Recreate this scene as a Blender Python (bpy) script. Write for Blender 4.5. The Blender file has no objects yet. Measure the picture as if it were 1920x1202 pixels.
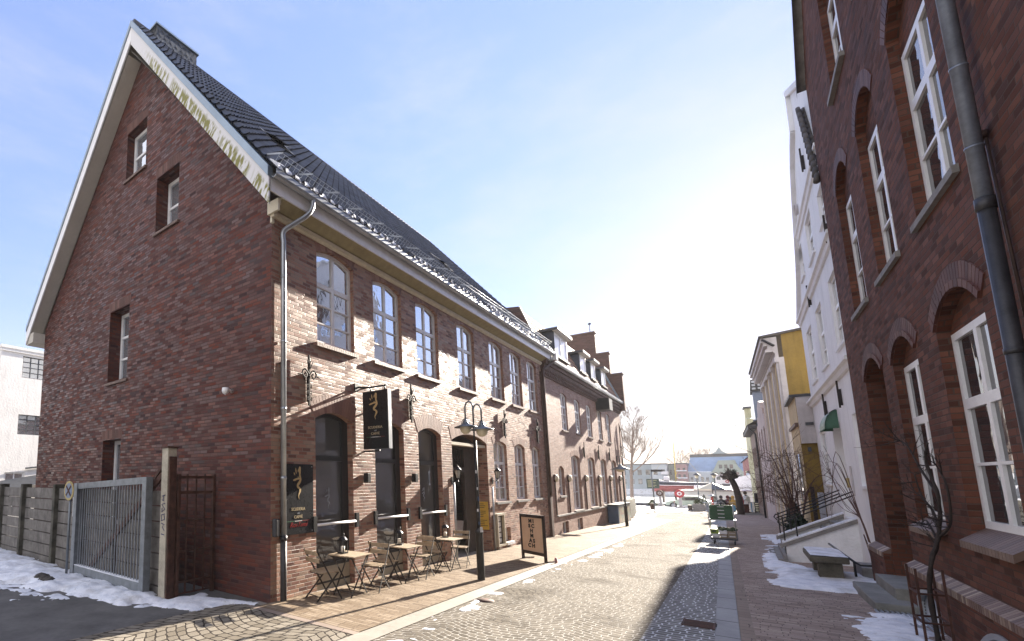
import bpy, bmesh, math, random
from mathutils import Vector, Matrix, noise
from mathutils.geometry import tessellate_polygon
R = math.radians
sc = bpy.context.scene
COL = sc.collection
# ------------------------------------------------------------------ camera
FPX, PX, PY = 906.07, 549.81, 782.21
yaw, pitch, roll = .7481, .1282, -.0026
fw = Vector((-math.sin(yaw)*math.cos(pitch), math.cos(yaw)*math.cos(pitch), math.sin(pitch)))
rt = Vector((math.cos(yaw), math.sin(yaw), 0)); up = rt.cross(fw)
r2 = math.cos(roll)*rt + math.sin(roll)*up; u2 = -math.sin(roll)*rt + math.cos(roll)*up
cd = bpy.data.cameras.new('camera'); cam = bpy.data.objects.new('camera', cd); COL.objects.link(cam)
m = Matrix((r2, u2, -fw)).transposed().to_4x4(); m.translation = Vector((5.8586, -5.7539, 2.0)); cam.matrix_world = m
cd.sensor_width = 36; cd.lens = FPX/1920*36
cd.shift_x = (960-PX)/1920; cd.shift_y = (PY-601)/1920
cd.clip_end = 6000; cd.clip_start = .05
sc.camera = cam
# ------------------------------------------------------------------ light
SUN_AZ, SUN_EL = R(5.3), R(19.5)          # azimuth measured from +y towards +x
w = bpy.data.worlds.new('World'); sc.world = w; w.use_nodes = True
nt = w.node_tree; bg = nt.nodes['Background']
sky = nt.nodes.new('ShaderNodeTexSky'); sky.sky_type = 'NISHITA'; sky.sun_disc = False
sky.sun_elevation = SUN_EL; sky.sun_rotation = SUN_AZ
sky.air_density = 1.0; sky.dust_density = .12; sky.ozone_density = 1.6; sky.altitude = 0
def wn(typ, **kw):
    x = nt.nodes.new(typ)
    for k, v in kw.items(): setattr(x, k, v)
    return x
# the sky's brightest part is softened (thin high cloud) and a pale winter haze lies along the horizon
v1 = wn('ShaderNodeVectorMath', operation='MULTIPLY'); v1.inputs[1].default_value = (1.0, .865, .985); nt.links.new(sky.outputs[0], v1.inputs[0])
lum = wn('ShaderNodeVectorMath', operation='DOT_PRODUCT'); lum.inputs[1].default_value = (.25, .6, .15); nt.links.new(v1.outputs[0], lum.inputs[0])
pw = wn('ShaderNodeMath', operation='POWER'); nt.links.new(lum.outputs['Value'], pw.inputs[0]); pw.inputs[1].default_value = -.48
v4 = wn('ShaderNodeVectorMath', operation='SCALE'); nt.links.new(v1.outputs[0], v4.inputs[0]); nt.links.new(pw.outputs[0], v4.inputs[3])
tc = wn('ShaderNodeTexCoord'); sx = wn('ShaderNodeSeparateXYZ'); nt.links.new(tc.outputs['Generated'], sx.inputs[0])
mr = wn('ShaderNodeMapRange', interpolation_type='SMOOTHSTEP'); nt.links.new(sx.outputs[2], mr.inputs[0])
for i, v in ((1, -.05), (2, .36), (3, .7), (4, .02)): mr.inputs[i].default_value = v
veil = wn('ShaderNodeMix', data_type='RGBA'); nt.links.new(mr.outputs[0], veil.inputs[0])
cn = wn('ShaderNodeTexNoise'); cn.inputs['Scale'].default_value = 2.2; cn.inputs['Detail'].default_value = 7; cn.inputs['Roughness'].default_value = .62
cm = wn('ShaderNodeMapping'); cm.inputs['Scale'].default_value = (1.6, .7, 4.0); cm.inputs['Rotation'].default_value = (0, .25, .5); nt.links.new(tc.outputs['Generated'], cm.inputs[0]); nt.links.new(cm.outputs[0], cn.inputs['Vector'])
cr_ = wn('ShaderNodeMapRange', interpolation_type='SMOOTHSTEP'); nt.links.new(cn.outputs[0], cr_.inputs[0])
for i, v in ((1, .42), (2, .78), (3, 0), (4, .3)): cr_.inputs[i].default_value = v
cirrus = wn('ShaderNodeMix', data_type='RGBA'); nt.links.new(cr_.outputs[0], cirrus.inputs[0]); nt.links.new(v4.outputs[0], cirrus.inputs[6]); cirrus.inputs[7].default_value = (2.1, 2.05, 2.1, 1)
nt.links.new(cirrus.outputs[2], veil.inputs[6]); veil.inputs[7].default_value = (2.5, 2.37, 2.2, 1)
# unseen bright sky added behind the viewer to lift the shade
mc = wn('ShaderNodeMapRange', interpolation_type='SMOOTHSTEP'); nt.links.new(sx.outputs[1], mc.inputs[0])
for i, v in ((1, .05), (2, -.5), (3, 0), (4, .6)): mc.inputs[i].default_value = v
rear_fill = wn('ShaderNodeMix', data_type='RGBA'); nt.links.new(mc.outputs[0], rear_fill.inputs[0]); nt.links.new(veil.outputs[2], rear_fill.inputs[6]); rear_fill.inputs[7].default_value = (4.0, 3.75, 3.5, 1)
nt.links.new(rear_fill.outputs[2], bg.inputs[0]); bg.inputs[1].default_value = .106
sd = bpy.data.lights.new('sun', 'SUN'); sd.energy = 5; sd.angle = R(.5); sd.color = (1, .9, .77)
so = bpy.data.objects.new('sun', sd); COL.objects.link(so)
sv = Vector((math.sin(SUN_AZ)*math.cos(SUN_EL), math.cos(SUN_AZ)*math.cos(SUN_EL), math.sin(SUN_EL)))
so.rotation_euler = sv.to_track_quat('Z', 'Y').to_euler(); so.location = sv*100
sc.view_settings.view_transform = 'Standard'; sc.view_settings.look = 'None'
sc.view_settings.exposure = 2.2; sc.view_settings.gamma = 1
sc.render.engine = 'CYCLES'
sc.cycles.max_bounces = 6; sc.cycles.diffuse_bounces = 4; sc.cycles.glossy_bounces = 3; sc.cycles.caustics_reflective = False
# ------------------------------------------------------------------ node helpers
class NT:
    def __init__(s, name):
        s.mat = bpy.data.materials.new(name); s.mat.use_nodes = True
        s.t = s.mat.node_tree; s.b = s.t.nodes['Principled BSDF']
    def n(s, typ, **kw):
        x = s.t.nodes.new(typ)
        for k, v in kw.items(): setattr(x, k, v)
        return x
    def put(s, sock, v):
        if isinstance(v, (int, float, tuple, list)): sock.default_value = v
        else: s.t.links.new(v, sock)
    def m(s, op, a, b=0, c=0, clamp=False):
        x = s.n('ShaderNodeMath', operation=op, use_clamp=clamp)
        for i, v in enumerate((a, b, c)): s.put(x.inputs[i], v)
        return x.outputs[0]
    def comb(s, x, y, z=0):
        c = s.n('ShaderNodeCombineXYZ')
        for i, v in enumerate((x, y, z)): s.put(c.inputs[i], v)
        return c.outputs[0]
    def mix(s, f, a, b, typ='RGBA', blend='MIX'):
        x = s.n('ShaderNodeMix', data_type=typ)
        if typ == 'RGBA': x.blend_type = blend; ia, ib, o = 6, 7, 2
        else: ia, ib, o = 2, 3, 0
        s.put(x.inputs[0], f); s.put(x.inputs[ia], a); s.put(x.inputs[ib], b); return x.outputs[o]
    def ramp(s, f, pts, const=False):
        r = s.n('ShaderNodeValToRGB'); e = r.color_ramp.elements
        if const: r.color_ramp.interpolation = 'CONSTANT'
        while len(e) < len(pts): e.new(.5)
        for i, (p, c) in enumerate(pts):
            e[i].position = p; e[i].color = (c+(1,)) if len(c) == 3 else c
        s.put(r.inputs[0], f); return r.outputs[0]
    def noise(s, vec, scale, detail=3, rough=.55):
        x = s.n('ShaderNodeTexNoise'); x.inputs['Scale'].default_value = scale; x.inputs['Detail'].default_value = detail
        x.inputs['Roughness'].default_value = rough
        if vec is not None: s.put(x.inputs['Vector'], vec)
        return x.outputs[0]
    def white(s, vec):
        x = s.n('ShaderNodeTexWhiteNoise', noise_dimensions='3D'); s.put(x.inputs['Vector'], vec); return x.outputs
    def smooth(s, v, a, b):
        x = s.n('ShaderNodeMapRange', interpolation_type='SMOOTHSTEP')
        s.put(x.inputs[0], v); x.inputs[1].default_value = a; x.inputs[2].default_value = b
        x.inputs[3].default_value = 0; x.inputs[4].default_value = 1; return x.outputs[0]
    def bump(s, h, strength, dist=.02, normal=None):
        x = s.n('ShaderNodeBump'); x.inputs['Strength'].default_value = strength; x.inputs['Distance'].default_value = dist
        s.put(x.inputs['Height'], h)
        if normal is not None: s.put(x.inputs['Normal'], normal)
        return x.outputs[0]
    def pos(s): return s.n('ShaderNodeNewGeometry').outputs['Position']
    def objc(s): return s.n('ShaderNodeTexCoord').outputs['Object']
    def island(s): return s.n('ShaderNodeNewGeometry').outputs['Random Per Island']
    def sep(s, v):
        x = s.n('ShaderNodeSeparateXYZ'); s.put(x.inputs[0], v); return x.outputs
    def base(s, v): s.put(s.b.inputs['Base Color'], v)
    def rough(s, v): s.put(s.b.inputs['Roughness'], v)
    def nrm(s, v): s.put(s.b.inputs['Normal'], v)
    def spec(s, v): s.put(s.b.inputs['Specular IOR Level'], v)

MAT = {}
def plain(name, c, rough=.6, metal=0, var=.18, scale=6, bump=.15, spec=.5, coords='obj', bdist=.01, streak=0):
    """one coloured surface with mottling, roughness variation and a fine bump"""
    t = NT(name); v = t.objc() if coords == 'obj' else t.pos()
    n1 = t.noise(v, scale, 4); n2 = t.noise(v, scale*9, 3)
    f = t.m('ADD', t.m('MULTIPLY', n1, .7), t.m('MULTIPLY', n2, .3))
    lo = tuple(max(0, x*(1-var*1.6)) for x in c); hi = tuple(min(1, x*(1+var*1.2)) for x in c)
    cc = t.ramp(f, [(.3, lo), (.7, hi)])
    if streak:      # rain streaks and worn patches
        p = t.sep(t.pos()); sv_ = t.comb(t.m('MULTIPLY', t.m('ADD', p[0], p[1]), 5), t.m('MULTIPLY', p[2], .5), 3)
        sm = t.m('ADD', t.m('MULTIPLY', t.smooth(t.noise(sv_, 1, 5, .6), .48, .75), .8), t.m('MULTIPLY', t.smooth(t.noise(t.pos(), .7, 5, .6), .5, .7), .7), clamp=True)
        cc = t.mix(t.m('MULTIPLY', sm, streak), cc, tuple(x*.5 for x in c)+(1,))
    t.base(cc)
    t.rough(t.m('ADD', rough-.1, t.m('MULTIPLY', n2, .2))); t.b.inputs['Metallic'].default_value = metal; t.spec(spec)
    if bump: t.nrm(t.bump(n2, bump, bdist))
    MAT[name] = t.mat; return t.mat

def uvwall(t):
    g = t.n('ShaderNodeNewGeometry'); p = t.sep(g.outputs['Position']); nn = t.sep(g.outputs['True Normal'])
    ax = t.m('ABSOLUTE', nn[0]); ay = t.m('ABSOLUTE', nn[1]); az = t.m('ABSOLUTE', nn[2])
    isx = t.m('GREATER_THAN', ax, ay)
    u = t.mix(isx, p[0], p[1], 'FLOAT')
    fl = t.m('GREATER_THAN', az, .75)
    v = t.mix(fl, p[2], t.mix(isx, p[1], p[0], 'FLOAT'), 'FLOAT')
    return u, v, g.outputs['Position']

def brickmat(name, ramp, mortar, bw=.215, bh=.066, mj=.012, rough=(.45, .8), tilt=.0, bump=.5, grime=.35, mort_w=1.0, bigvar=None, spec=.5):
    t = NT(name); u, v, P = uvwall(t)
    row = t.m('FLOOR', t.m('DIVIDE', v, bh))
    odd = t.m('MODULO', t.m('ABSOLUTE', row), 2)
    jit = t.m('MULTIPLY', t.white(t.comb(row, 7.3, 1))[0], .34)
    uu = t.m('ADD', t.m('DIVIDE', u, bw), t.m('ADD', t.m('MULTIPLY', odd, .5), jit))
    col = t.m('FLOOR', uu)
    fu = t.m('SUBTRACT', uu, col); fv = t.m('SUBTRACT', t.m('DIVIDE', v, bh), row)
    du = t.m('MULTIPLY', t.m('MINIMUM', fu, t.m('SUBTRACT', 1, fu)), bw)
    dv = t.m('MULTIPLY', t.m('MINIMUM', fv, t.m('SUBTRACT', 1, fv)), bh)
    wob = t.m('MULTIPLY', t.m('SUBTRACT', t.noise(P, 30, 2), .5), mj*.7)
    d = t.m('ADD', t.m('MINIMUM', du, dv), wob)
    mask = t.smooth(d, mj*.35, mj*.75)
    wn = t.white(t.comb(col, row, 3.7)); wn2 = t.white(t.comb(row, col, 9.1))
    c = t.ramp(wn[0], ramp, True)
    c = t.mix(t.m('MULTIPLY', t.noise(P, 60, 3), .35), c, (.03, .02, .02, 1))
    g = t.smooth(t.noise(P, .55, 5, .6), .38, .7)
    c = t.mix(t.m('MULTIPLY', g, grime), c, tuple(x*.45 for x in ramp[0][1][:3])+(1,))
    if bigvar: c = t.mix(t.m('MULTIPLY', t.smooth(t.noise(P, .3, 4), .45, .75), bigvar[1]), c, bigvar[0]+(1,))
    mc = t.mix(t.noise(P, 3, 3), tuple(x*.6 for x in mortar)+(1,), mortar+(1,))
    t.base(t.mix(t.mix(mask, mort_w, 0.0, 'FLOAT'), c, mc))
    rr = t.mix(wn2[0], rough[0], rough[1], 'FLOAT')
    t.rough(t.mix(mask, .9, rr, 'FLOAT')); t.spec(spec)
    h = t.m('ADD', t.m('MULTIPLY', mask, .8), t.m('ADD', t.m('MULTIPLY', t.noise(P, 90, 3), .25), t.m('MULTIPLY', wn2[0], .3)))
    nb = t.bump(h, bump, .012)
    if tilt:
        g2 = t.n('ShaderNodeVectorMath', operation='SUBTRACT'); t.put(g2.inputs[0], wn2[1]); g2.inputs[1].default_value = (.5, .5, .5)
        sc_ = t.n('ShaderNodeVectorMath', operation='SCALE'); t.put(sc_.inputs[0], g2.outputs[0]); sc_.inputs[3].default_value = tilt
        ad = t.n('ShaderNodeVectorMath', operation='ADD'); t.put(ad.inputs[0], nb); t.put(ad.inputs[1], sc_.outputs[0])
        nz = t.n('ShaderNodeVectorMath', operation='NORMALIZE'); t.put(nz.inputs[0], ad.outputs[0]); nb = nz.outputs[0]
    t.nrm(nb); MAT[name] = t.mat; return t.mat

def islandmat(name, ramp, rough=.7, bump=.3, scale=40, spec=.5):
    """separate little blocks, each with its own tone"""
    t = NT(name); P = t.pos(); c = t.ramp(t.island(), ramp)
    n = t.noise(P, scale, 4)
    t.base(t.mix(t.m('MULTIPLY', n, .45), c, tuple(x*.4 for x in ramp[0][1][:3])+(1,)))
    t.rough(rough); t.nrm(t.bump(n, bump, .01)); t.spec(spec); MAT[name] = t.mat; return t.mat

def paving(name, kind, ramp, joint, bw, bh, mj, rough=.6, snow=0, bump=.7, dirt=.3, snowc=(.8, .82, .86), arc=(1.3, .24), joint_snow=0):
    t = NT(name); P = t.pos(); p = t.sep(P); x, y = p[0], p[1]
    if kind == 'arc':
        ph = t.m('MULTIPLY', x, math.pi/arc[0])
        y = t.m('ADD', y, t.m('MULTIPLY', t.m('ABSOLUTE', t.m('SINE', ph)), arc[1]))
    wx = t.m('MULTIPLY', t.m('SUBTRACT', t.noise(P, 5, 2), .5), bh*.5); wy = t.m('MULTIPLY', t.m('SUBTRACT', t.noise(t.comb(p[1], p[0], 4), 5, 2), .5), bh*.5)
    x = t.m('ADD', x, wx); y = t.m('ADD', y, wy)
    row = t.m('FLOOR', t.m('DIVIDE', y, bh))
    jit = t.m('MULTIPLY', t.white(t.comb(row, 2.3, 5))[0], .5)
    uu = t.m('ADD', t.m('DIVIDE', x, bw), t.m('ADD', t.m('MULTIPLY', t.m('MODULO', t.m('ABSOLUTE', row), 2), .5), jit))
    col = t.m('FLOOR', uu); fu = t.m('SUBTRACT', uu, col); fv = t.m('SUBTRACT', t.m('DIVIDE', y, bh), row)
    du = t.m('MULTIPLY', t.m('MINIMUM', fu, t.m('SUBTRACT', 1, fu)), bw); dv = t.m('MULTIPLY', t.m('MINIMUM', fv, t.m('SUBTRACT', 1, fv)), bh)
    k = 6 if kind != 'clinker' else 1
    d = t.m('MINIMUM', du, dv)
    if kind != 'clinker':   # rounded corners of setts
        a = t.m('MAXIMUM', t.m('SUBTRACT', mj*2.2, du), 0); b = t.m('MAXIMUM', t.m('SUBTRACT', mj*2.2, dv), 0)
        d = t.m('SUBTRACT', mj*2.2, t.m('SQRT', t.m('ADD', t.m('MULTIPLY', a, a), t.m('MULTIPLY', b, b))))
    d = t.m('ADD', d, t.m('MULTIPLY', t.m('SUBTRACT', t.noise(P, 45, 2), .5), mj*.8))
    mask = t.smooth(d, mj*.3, mj*.9)
    wn = t.white(t.comb(col, row, 1.7)); c = t.ramp(wn[0], ramp)
    c = t.mix(t.m('MULTIPLY', t.noise(P, 70, 3), .4), c, tuple(q*.45 for q in ramp[0][1][:3])+(1,))
    big = t.noise(P, .5, 5, .62)
    c = t.mix(t.m('MULTIPLY', t.smooth(big, .4, .72), dirt), c, tuple(q*.55 for q in ramp[0][1][:3])+(1,))
    jc = joint+(1,)
    if joint_snow:
        js = t.smooth(t.noise(P, .9, 4), .62-joint_snow*.4, .72-joint_snow*.3)
        jc = t.mix(js, joint+(1,), snowc+(1,))
    c = t.mix(mask, jc, c)
    if snow:
        sm = t.smooth(t.m('ADD', t.noise(P, .8, 6, .68), t.m('MULTIPLY', t.m('SUBTRACT', 1, mask), .09)), .78-snow*.3, .84-snow*.27)
        sm = t.m('MULTIPLY', sm, t.m('ADD', .45, t.m('MULTIPLY', t.noise(P, 14, 3), .8)), clamp=True)
        c = t.mix(sm, c, snowc+(1,))
    t.base(c)
    t.rough(t.m('ADD', rough, t.m('MULTIPLY', t.noise(P, 1.2, 4), .3))); t.spec(.1)
    h = t.m('ADD', mask, t.m('ADD', t.m('MULTIPLY', t.noise(P, 50, 3), .22), t.m('MULTIPLY', wn[0], .35)))
    t.nrm(t.bump(h, bump, .018)); MAT[name] = t.mat; return t.mat

# ------------------------------------------------------------------ object helpers
def gz(x, y): return -.018*min(max(y, -40), 62)
LOC = {}
def prop(o, label=None, cat=None, group=None, kind=None):
    for k, v in (('label', label), ('category', cat), ('group', group), ('kind', kind)):
        if v: o[k] = v
    return o
def thing(name, label, cat, loc=(0, 0, 0), group=None, rz=0):
    o = bpy.data.objects.new(name, None); COL.objects.link(o); o.location = loc; o.rotation_euler = (0, 0, rz)
    o.empty_display_size = .2; LOC[o] = Vector(loc); return prop(o, label, cat, group)
def copy_tree(o, parent=None):
    c = o.copy(); COL.objects.link(c)
    if parent: c.parent = parent
    for ch in [q for q in bpy.data.objects if q.parent == o]: copy_tree(ch, c)
    return c
class MB:
    def __init__(s): s.v = []; s.f = []; s.smooth = set()
    def add(s, vs, fs, smooth=False):
        b = len(s.v); s.v += [Vector(v) for v in vs]
        for f in fs:
            if smooth: s.smooth.add(len(s.f))
            s.f.append([i+b for i in f])
        return s
    def box(s, x0, x1, y0, y1, z0, z1, taper=0):
        t = taper
        return s.add([(x0, y0, z0), (x1, y0, z0), (x1, y1, z0), (x0, y1, z0), (x0+t, y0+t, z1), (x1-t, y0+t, z1), (x1-t, y1-t, z1), (x0+t, y1-t, z1)],
                     [(0, 3, 2, 1), (4, 5, 6, 7), (0, 1, 5, 4), (1, 2, 6, 5), (2, 3, 7, 6), (3, 0, 4, 7)])
    def bev(s, x0, x1, y0, y1, z0, z1, b=.01):
        """box with chamfered edges"""
        bm = bmesh.new(); bmesh.ops.create_cube(bm, size=1)
        for v in bm.verts: v.co = Vector(((x0+x1)/2+v.co.x*(x1-x0), (y0+y1)/2+v.co.y*(y1-y0), (z0+z1)/2+v.co.z*(z1-z0)))
        bmesh.ops.bevel(bm, geom=bm.edges[:], offset=b, segments=2, affect='EDGES', profile=.6)
        bm.verts.ensure_lookup_table(); bm.verts.index_update()
        s.add([v.co.copy() for v in bm.verts], [[v.index for v in f.verts] for f in bm.faces]); bm.free(); return s
    def obox(s, F, u0, u1, n0, n1, z0, z1):
        return s.add([F(u, n, z) for z in (z0, z1) for (u, n) in ((u0, n0), (u1, n0), (u1, n1), (u0, n1))],
                     [(0, 3, 2, 1), (4, 5, 6, 7), (0, 1, 5, 4), (1, 2, 6, 5), (2, 3, 7, 6), (3, 0, 4, 7)])
    def bar(s, a, b, w, h=None, up=(0, 0, 1)):
        a, b = Vector(a), Vector(b); h = h or w; d = (b-a).normalized(); U = Vector(up)
        if abs(d.dot(U)) > .98: U = Vector((1, 0, 0))
        x = d.cross(U).normalized(); y = x.cross(d)
        vs = [p+x*i*w/2+y*j*h/2 for p in (a, b) for i, j in ((-1, -1), (1, -1), (1, 1), (-1, 1))]
        return s.add(vs, [(0, 3, 2, 1), (4, 5, 6, 7), (0, 1, 5, 4), (1, 2, 6, 5), (2, 3, 7, 6), (3, 0, 4, 7)])
    def tube(s, path, r, n=8, caps=True):
        P = [Vector(p) for p in path]; rs = r if isinstance(r, (list, tuple)) else [r]*len(P)
        d0 = (P[1]-P[0]).normalized(); U = Vector((0, 0, 1)) if abs(d0.z) < .95 else Vector((1, 0, 0))
        x = d0.cross(U).normalized(); vs = []
        for i, p in enumerate(P):
            d = (P[min(i+1, len(P)-1)]-P[max(i-1, 0)]).normalized()
            x = (x-d*x.dot(d)).normalized(); y = d.cross(x)
            vs += [p+(x*math.cos(6.28318*k/n)+y*math.sin(6.28318*k/n))*rs[i] for k in range(n)]
        fs = [(i*n+k, i*n+(k+1) % n, (i+1)*n+(k+1) % n, (i+1)*n+k) for i in range(len(P)-1) for k in range(n)]
        if caps: fs += [tuple(range(n))[::-1], tuple(range((len(P)-1)*n, len(P)*n))]
        return s.add(vs, fs, True)
    def lathe(s, prof, c=(0, 0, 0), n=20, axis='z'):
        c = Vector(c); vs = []
        for r, z in prof:
            for k in range(n):
                a = 6.28318*k/n; p = (r*math.cos(a), r*math.sin(a), z)
                if axis == 'y': p = (p[0], p[2], p[1])
                if axis == 'x': p = (p[2], p[0], p[1])
                vs.append(c+Vector(p))
        m_ = len(prof)
        fs = [(i*n+k, i*n+(k+1) % n, (i+1)*n+(k+1) % n, (i+1)*n+k) for i in range(m_-1) for k in range(n)]
        return s.add(vs, fs, True)
    def poly(s, pts, ext):
        """flat polygon extruded by vector ext"""
        P = [Vector(p) for p in pts]; e = Vector(ext); n = len(P)
        tr = tessellate_polygon([P])
        s.add(P+[p+e for p in P], [tuple(t) for t in tr]+[tuple(n+i for i in t) for t in tr]+[(i, (i+1) % n, n+(i+1) % n, n+i) for i in range(n)])
        return s
    def holed(s, F, outer, holes, n, depth=0, hd=None):
        """wall polygon in frame F with holes; the hole edges run back by hd[i]"""
        loops = [outer]+holes; us = sorted({round(u, 5) for L in loops for u, z in L})
        for a, b in zip(us, us[1:]):          # exact trapezoid strips, even-odd fill
            if b-a < 1e-5: continue
            mid = (a+b)/2; cr = []
            for L in loops:
                for (ua, za), (ub, zb) in zip(L, L[1:]+L[:1]):
                    if (ua < mid) != (ub < mid):
                        g = lambda q: za+(zb-za)*(q-ua)/(ub-ua)
                        cr.append((g(mid), g(a), g(b)))
            cr.sort()
            for (m0, a0, b0), (m1, a1, b1) in zip(cr[::2], cr[1::2]):
                P = [(a, a0), (b, b0)]+([(b, b1)] if b1-b0 > 1e-6 else [])+([(a, a1)] if a1-a0 > 1e-6 else [])
                if len(P) > 2: s.add([F(u, n, z) for u, z in P], [tuple(range(len(P)))])
        for i, L in enumerate([outer]+holes):
            dd = depth if i == 0 else (hd[i-1] if hd else depth)
            if not dd: continue
            k = len(L)
            s.add([F(u, n, z) for u, z in L]+[F(u, n-dd, z) for u, z in L], [(j, (j+1) % k, k+(j+1) % k, k+j) for j in range(k)])
        return s
    def build(s, name, mat, parent=None, smooth=False):
        off = Vector((0, 0, 0)); q = parent
        while q is not None and q not in LOC: q = q.parent
        if q is not None: off = LOC[q]
        me = bpy.data.meshes.new(name); me.from_pydata([tuple(v-off) for v in s.v], [], s.f)
        bm = bmesh.new(); bm.from_mesh(me); bmesh.ops.recalc_face_normals(bm, faces=bm.faces[:]); bm.to_mesh(me); bm.free()
        if smooth: me.polygons.foreach_set('use_smooth', [True]*len(me.polygons))
        elif s.smooth:
            for i in s.smooth: me.polygons[i].use_smooth = True
        me.materials.append(MAT[mat] if isinstance(mat, str) else mat); me.update()
        o = bpy.data.objects.new(name, me); COL.objects.link(o)
        if parent is not None: o.parent = parent
        return o
def FR(origin, ud, nd):
    o, a, b = Vector(origin), Vector(ud).normalized(), Vector(nd).normalized()
    return lambda u, n, z: o+a*u+b*n+Vector((0, 0, z))
FA = FR((0, 0, 0), (0, 1, 0), (1, 0, 0))        # street front of the cafe houses
FG = FR((0, 0, 0), (1, 0, 0), (0, -1, 0))       # gable on the lane
FB = FR((7.75, 0, 0), (0, 1, 0), (-1, 0, 0))    # dark brick house
FW = FR((7.85, 0, 0), (0, 1, 0), (-1, 0, 0))    # white house
def archz(u, u0, u1, zs, rise): return zs+rise*(1-((u-(u0+u1)/2)/((u1-u0)/2))**2)
def arch(u0, u1, z0, zs, rise, n=10):
    if not rise: return [(u0, z0), (u1, z0), (u1, zs), (u0, zs)]
    return [(u0, z0), (u1, z0)]+[(u1+(u0-u1)*i/n, archz(u1+(u0-u1)*i/n, u0, u1, zs, rise)) for i in range(n+1)]
def voussoirs(parent, F, u0, u1, zs, rise, h, mat, bw=.07, n1=.005, name='brick_arch', over=.0):
    mb = MB(); k = max(6, int((u1-u0)/bw)); c = (u0+u1)/2
    Rr = ((u1-u0)**2/4+rise**2)/(2*rise) if rise else 50
    zc = zs+rise-Rr; a1 = math.asin((u1-u0)/2/Rr)
    for i in range(k):
        t0 = -a1+2*a1*(i+.06)/k; t1 = -a1+2*a1*(i+.94)/k
        pts = [(c+q*math.sin(t), zc+q*math.cos(t)) for q, t in ((Rr+over, t0), (Rr+over, t1), (Rr+h, t1), (Rr+h, t0))]
        mb.add([F(u, n, z) for n in (n1, -.03) for u, z in pts], [(0, 1, 2, 3), (4, 7, 6, 5), (0, 4, 5, 1), (1, 5, 6, 2), (2, 6, 7, 3), (3, 7, 4, 0)])
    return mb.build(name, mat, parent)
def brick_sill(parent, F, u0, u1, z, n0, n1, mat, h=.07, drop=.03, bw=.075, name='sill'):
    mb = MB(); k = max(1, int((u1-u0)/bw)); d = (u1-u0)/k
    for i in range(k):
        a, b = u0+d*i+.004, u0+d*(i+1)-.004
        mb.add([F(u, n, zz) for (n, z1, z0) in ((n0, z, z-h), (n1, z-drop, z-drop-h)) for u in (a, b) for zz in (z0, z1)],
               [(0, 1, 3, 2), (4, 6, 7, 5), (0, 4, 5, 1), (2, 3, 7, 6), (1, 5, 7, 3), (0, 2, 6, 4)])
    return mb.build(name, mat, parent)
def window(parent, F, u0, u1, z0, zs, rise, rec, zt=None, cols=2, rows=3, mat='white_paint', pane='pane', f=.065, mul=.08, tr=.09, bar=.028, up_rows=1, top_flat=False, label=None):
    """frame with its lights, and the panes behind it as a sub-part"""
    out = arch(u0, u1, z0, zs, rise)
    holes = []; cw = (u1-u0-2*f-mul*(cols-1))/cols
    cr = [(u0+f+i*(cw+mul), u0+f+i*(cw+mul)+cw) for i in range(cols)]
    zl1 = (zt-tr/2) if zt else None
    for a, b in cr:
        if zt:
            H = (zl1-(z0+f)-bar*(rows-1))/rows
            for r in range(rows):
                q = z0+f+r*(H+bar); holes.append([(a, q), (b, q), (b, q+H), (a, q+H)])
            lo = zt+tr/2
        else:
            lo = z0+f
        n = 5
        top = lambda u: (archz(u, u0, u1, zs, rise) if rise else zs)-f
        if not zt and rows > 1:
            H = (zs-f-lo-bar*(rows-1))/rows
            for r in range(rows-1):
                q = lo+r*(H+bar); holes.append([(a, q), (b, q), (b, q+H), (a, q+H)])
            lo = lo+(rows-1)*(H+bar)
        holes.append([(a, lo), (b, lo)]+[(b+(a-b)*i/n, top(b+(a-b)*i/n)) for i in range(n+1)] if rise else [(a, lo), (b, lo), (b, zs-f), (a, zs-f)])
    mb = MB().holed(F, out, holes, -rec, .035)
    o = mb.build('window', mat, parent)
    if label: o['label'] = label
    pm = MB()
    for h in holes: pm.add([F(u, -rec-.028, z) for u, z in h], [tuple(range(len(h)))])
    pm.build('pane', pane, o)
    return o
def text(s, F, u, n, z, size, mat, parent, name='lettering', shear=0, align='CENTER', thick=.003, sx=1, offset=0, flip=1, spacing=1):
    cu = bpy.data.curves.new(name, 'FONT'); cu.body = s; cu.size = size; cu.extrude = thick; cu.align_x = align; cu.shear = shear; cu.offset = offset; cu.resolution_u = 3; cu.space_character = spacing
    ob = bpy.data.objects.new(name, cu); COL.objects.link(ob)
    dg = bpy.context.evaluated_depsgraph_get(); me = bpy.data.meshes.new_from_object(ob.evaluated_get(dg))
    bpy.data.objects.remove(ob); mb = MB()
    mb.add([F(u+flip*v.co.x*sx, n+v.co.z, z+v.co.y) for v in me.vertices], [tuple(p.vertices) for p in me.polygons])
    bpy.data.meshes.remove(me); return mb.build(name, mat, parent)
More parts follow.
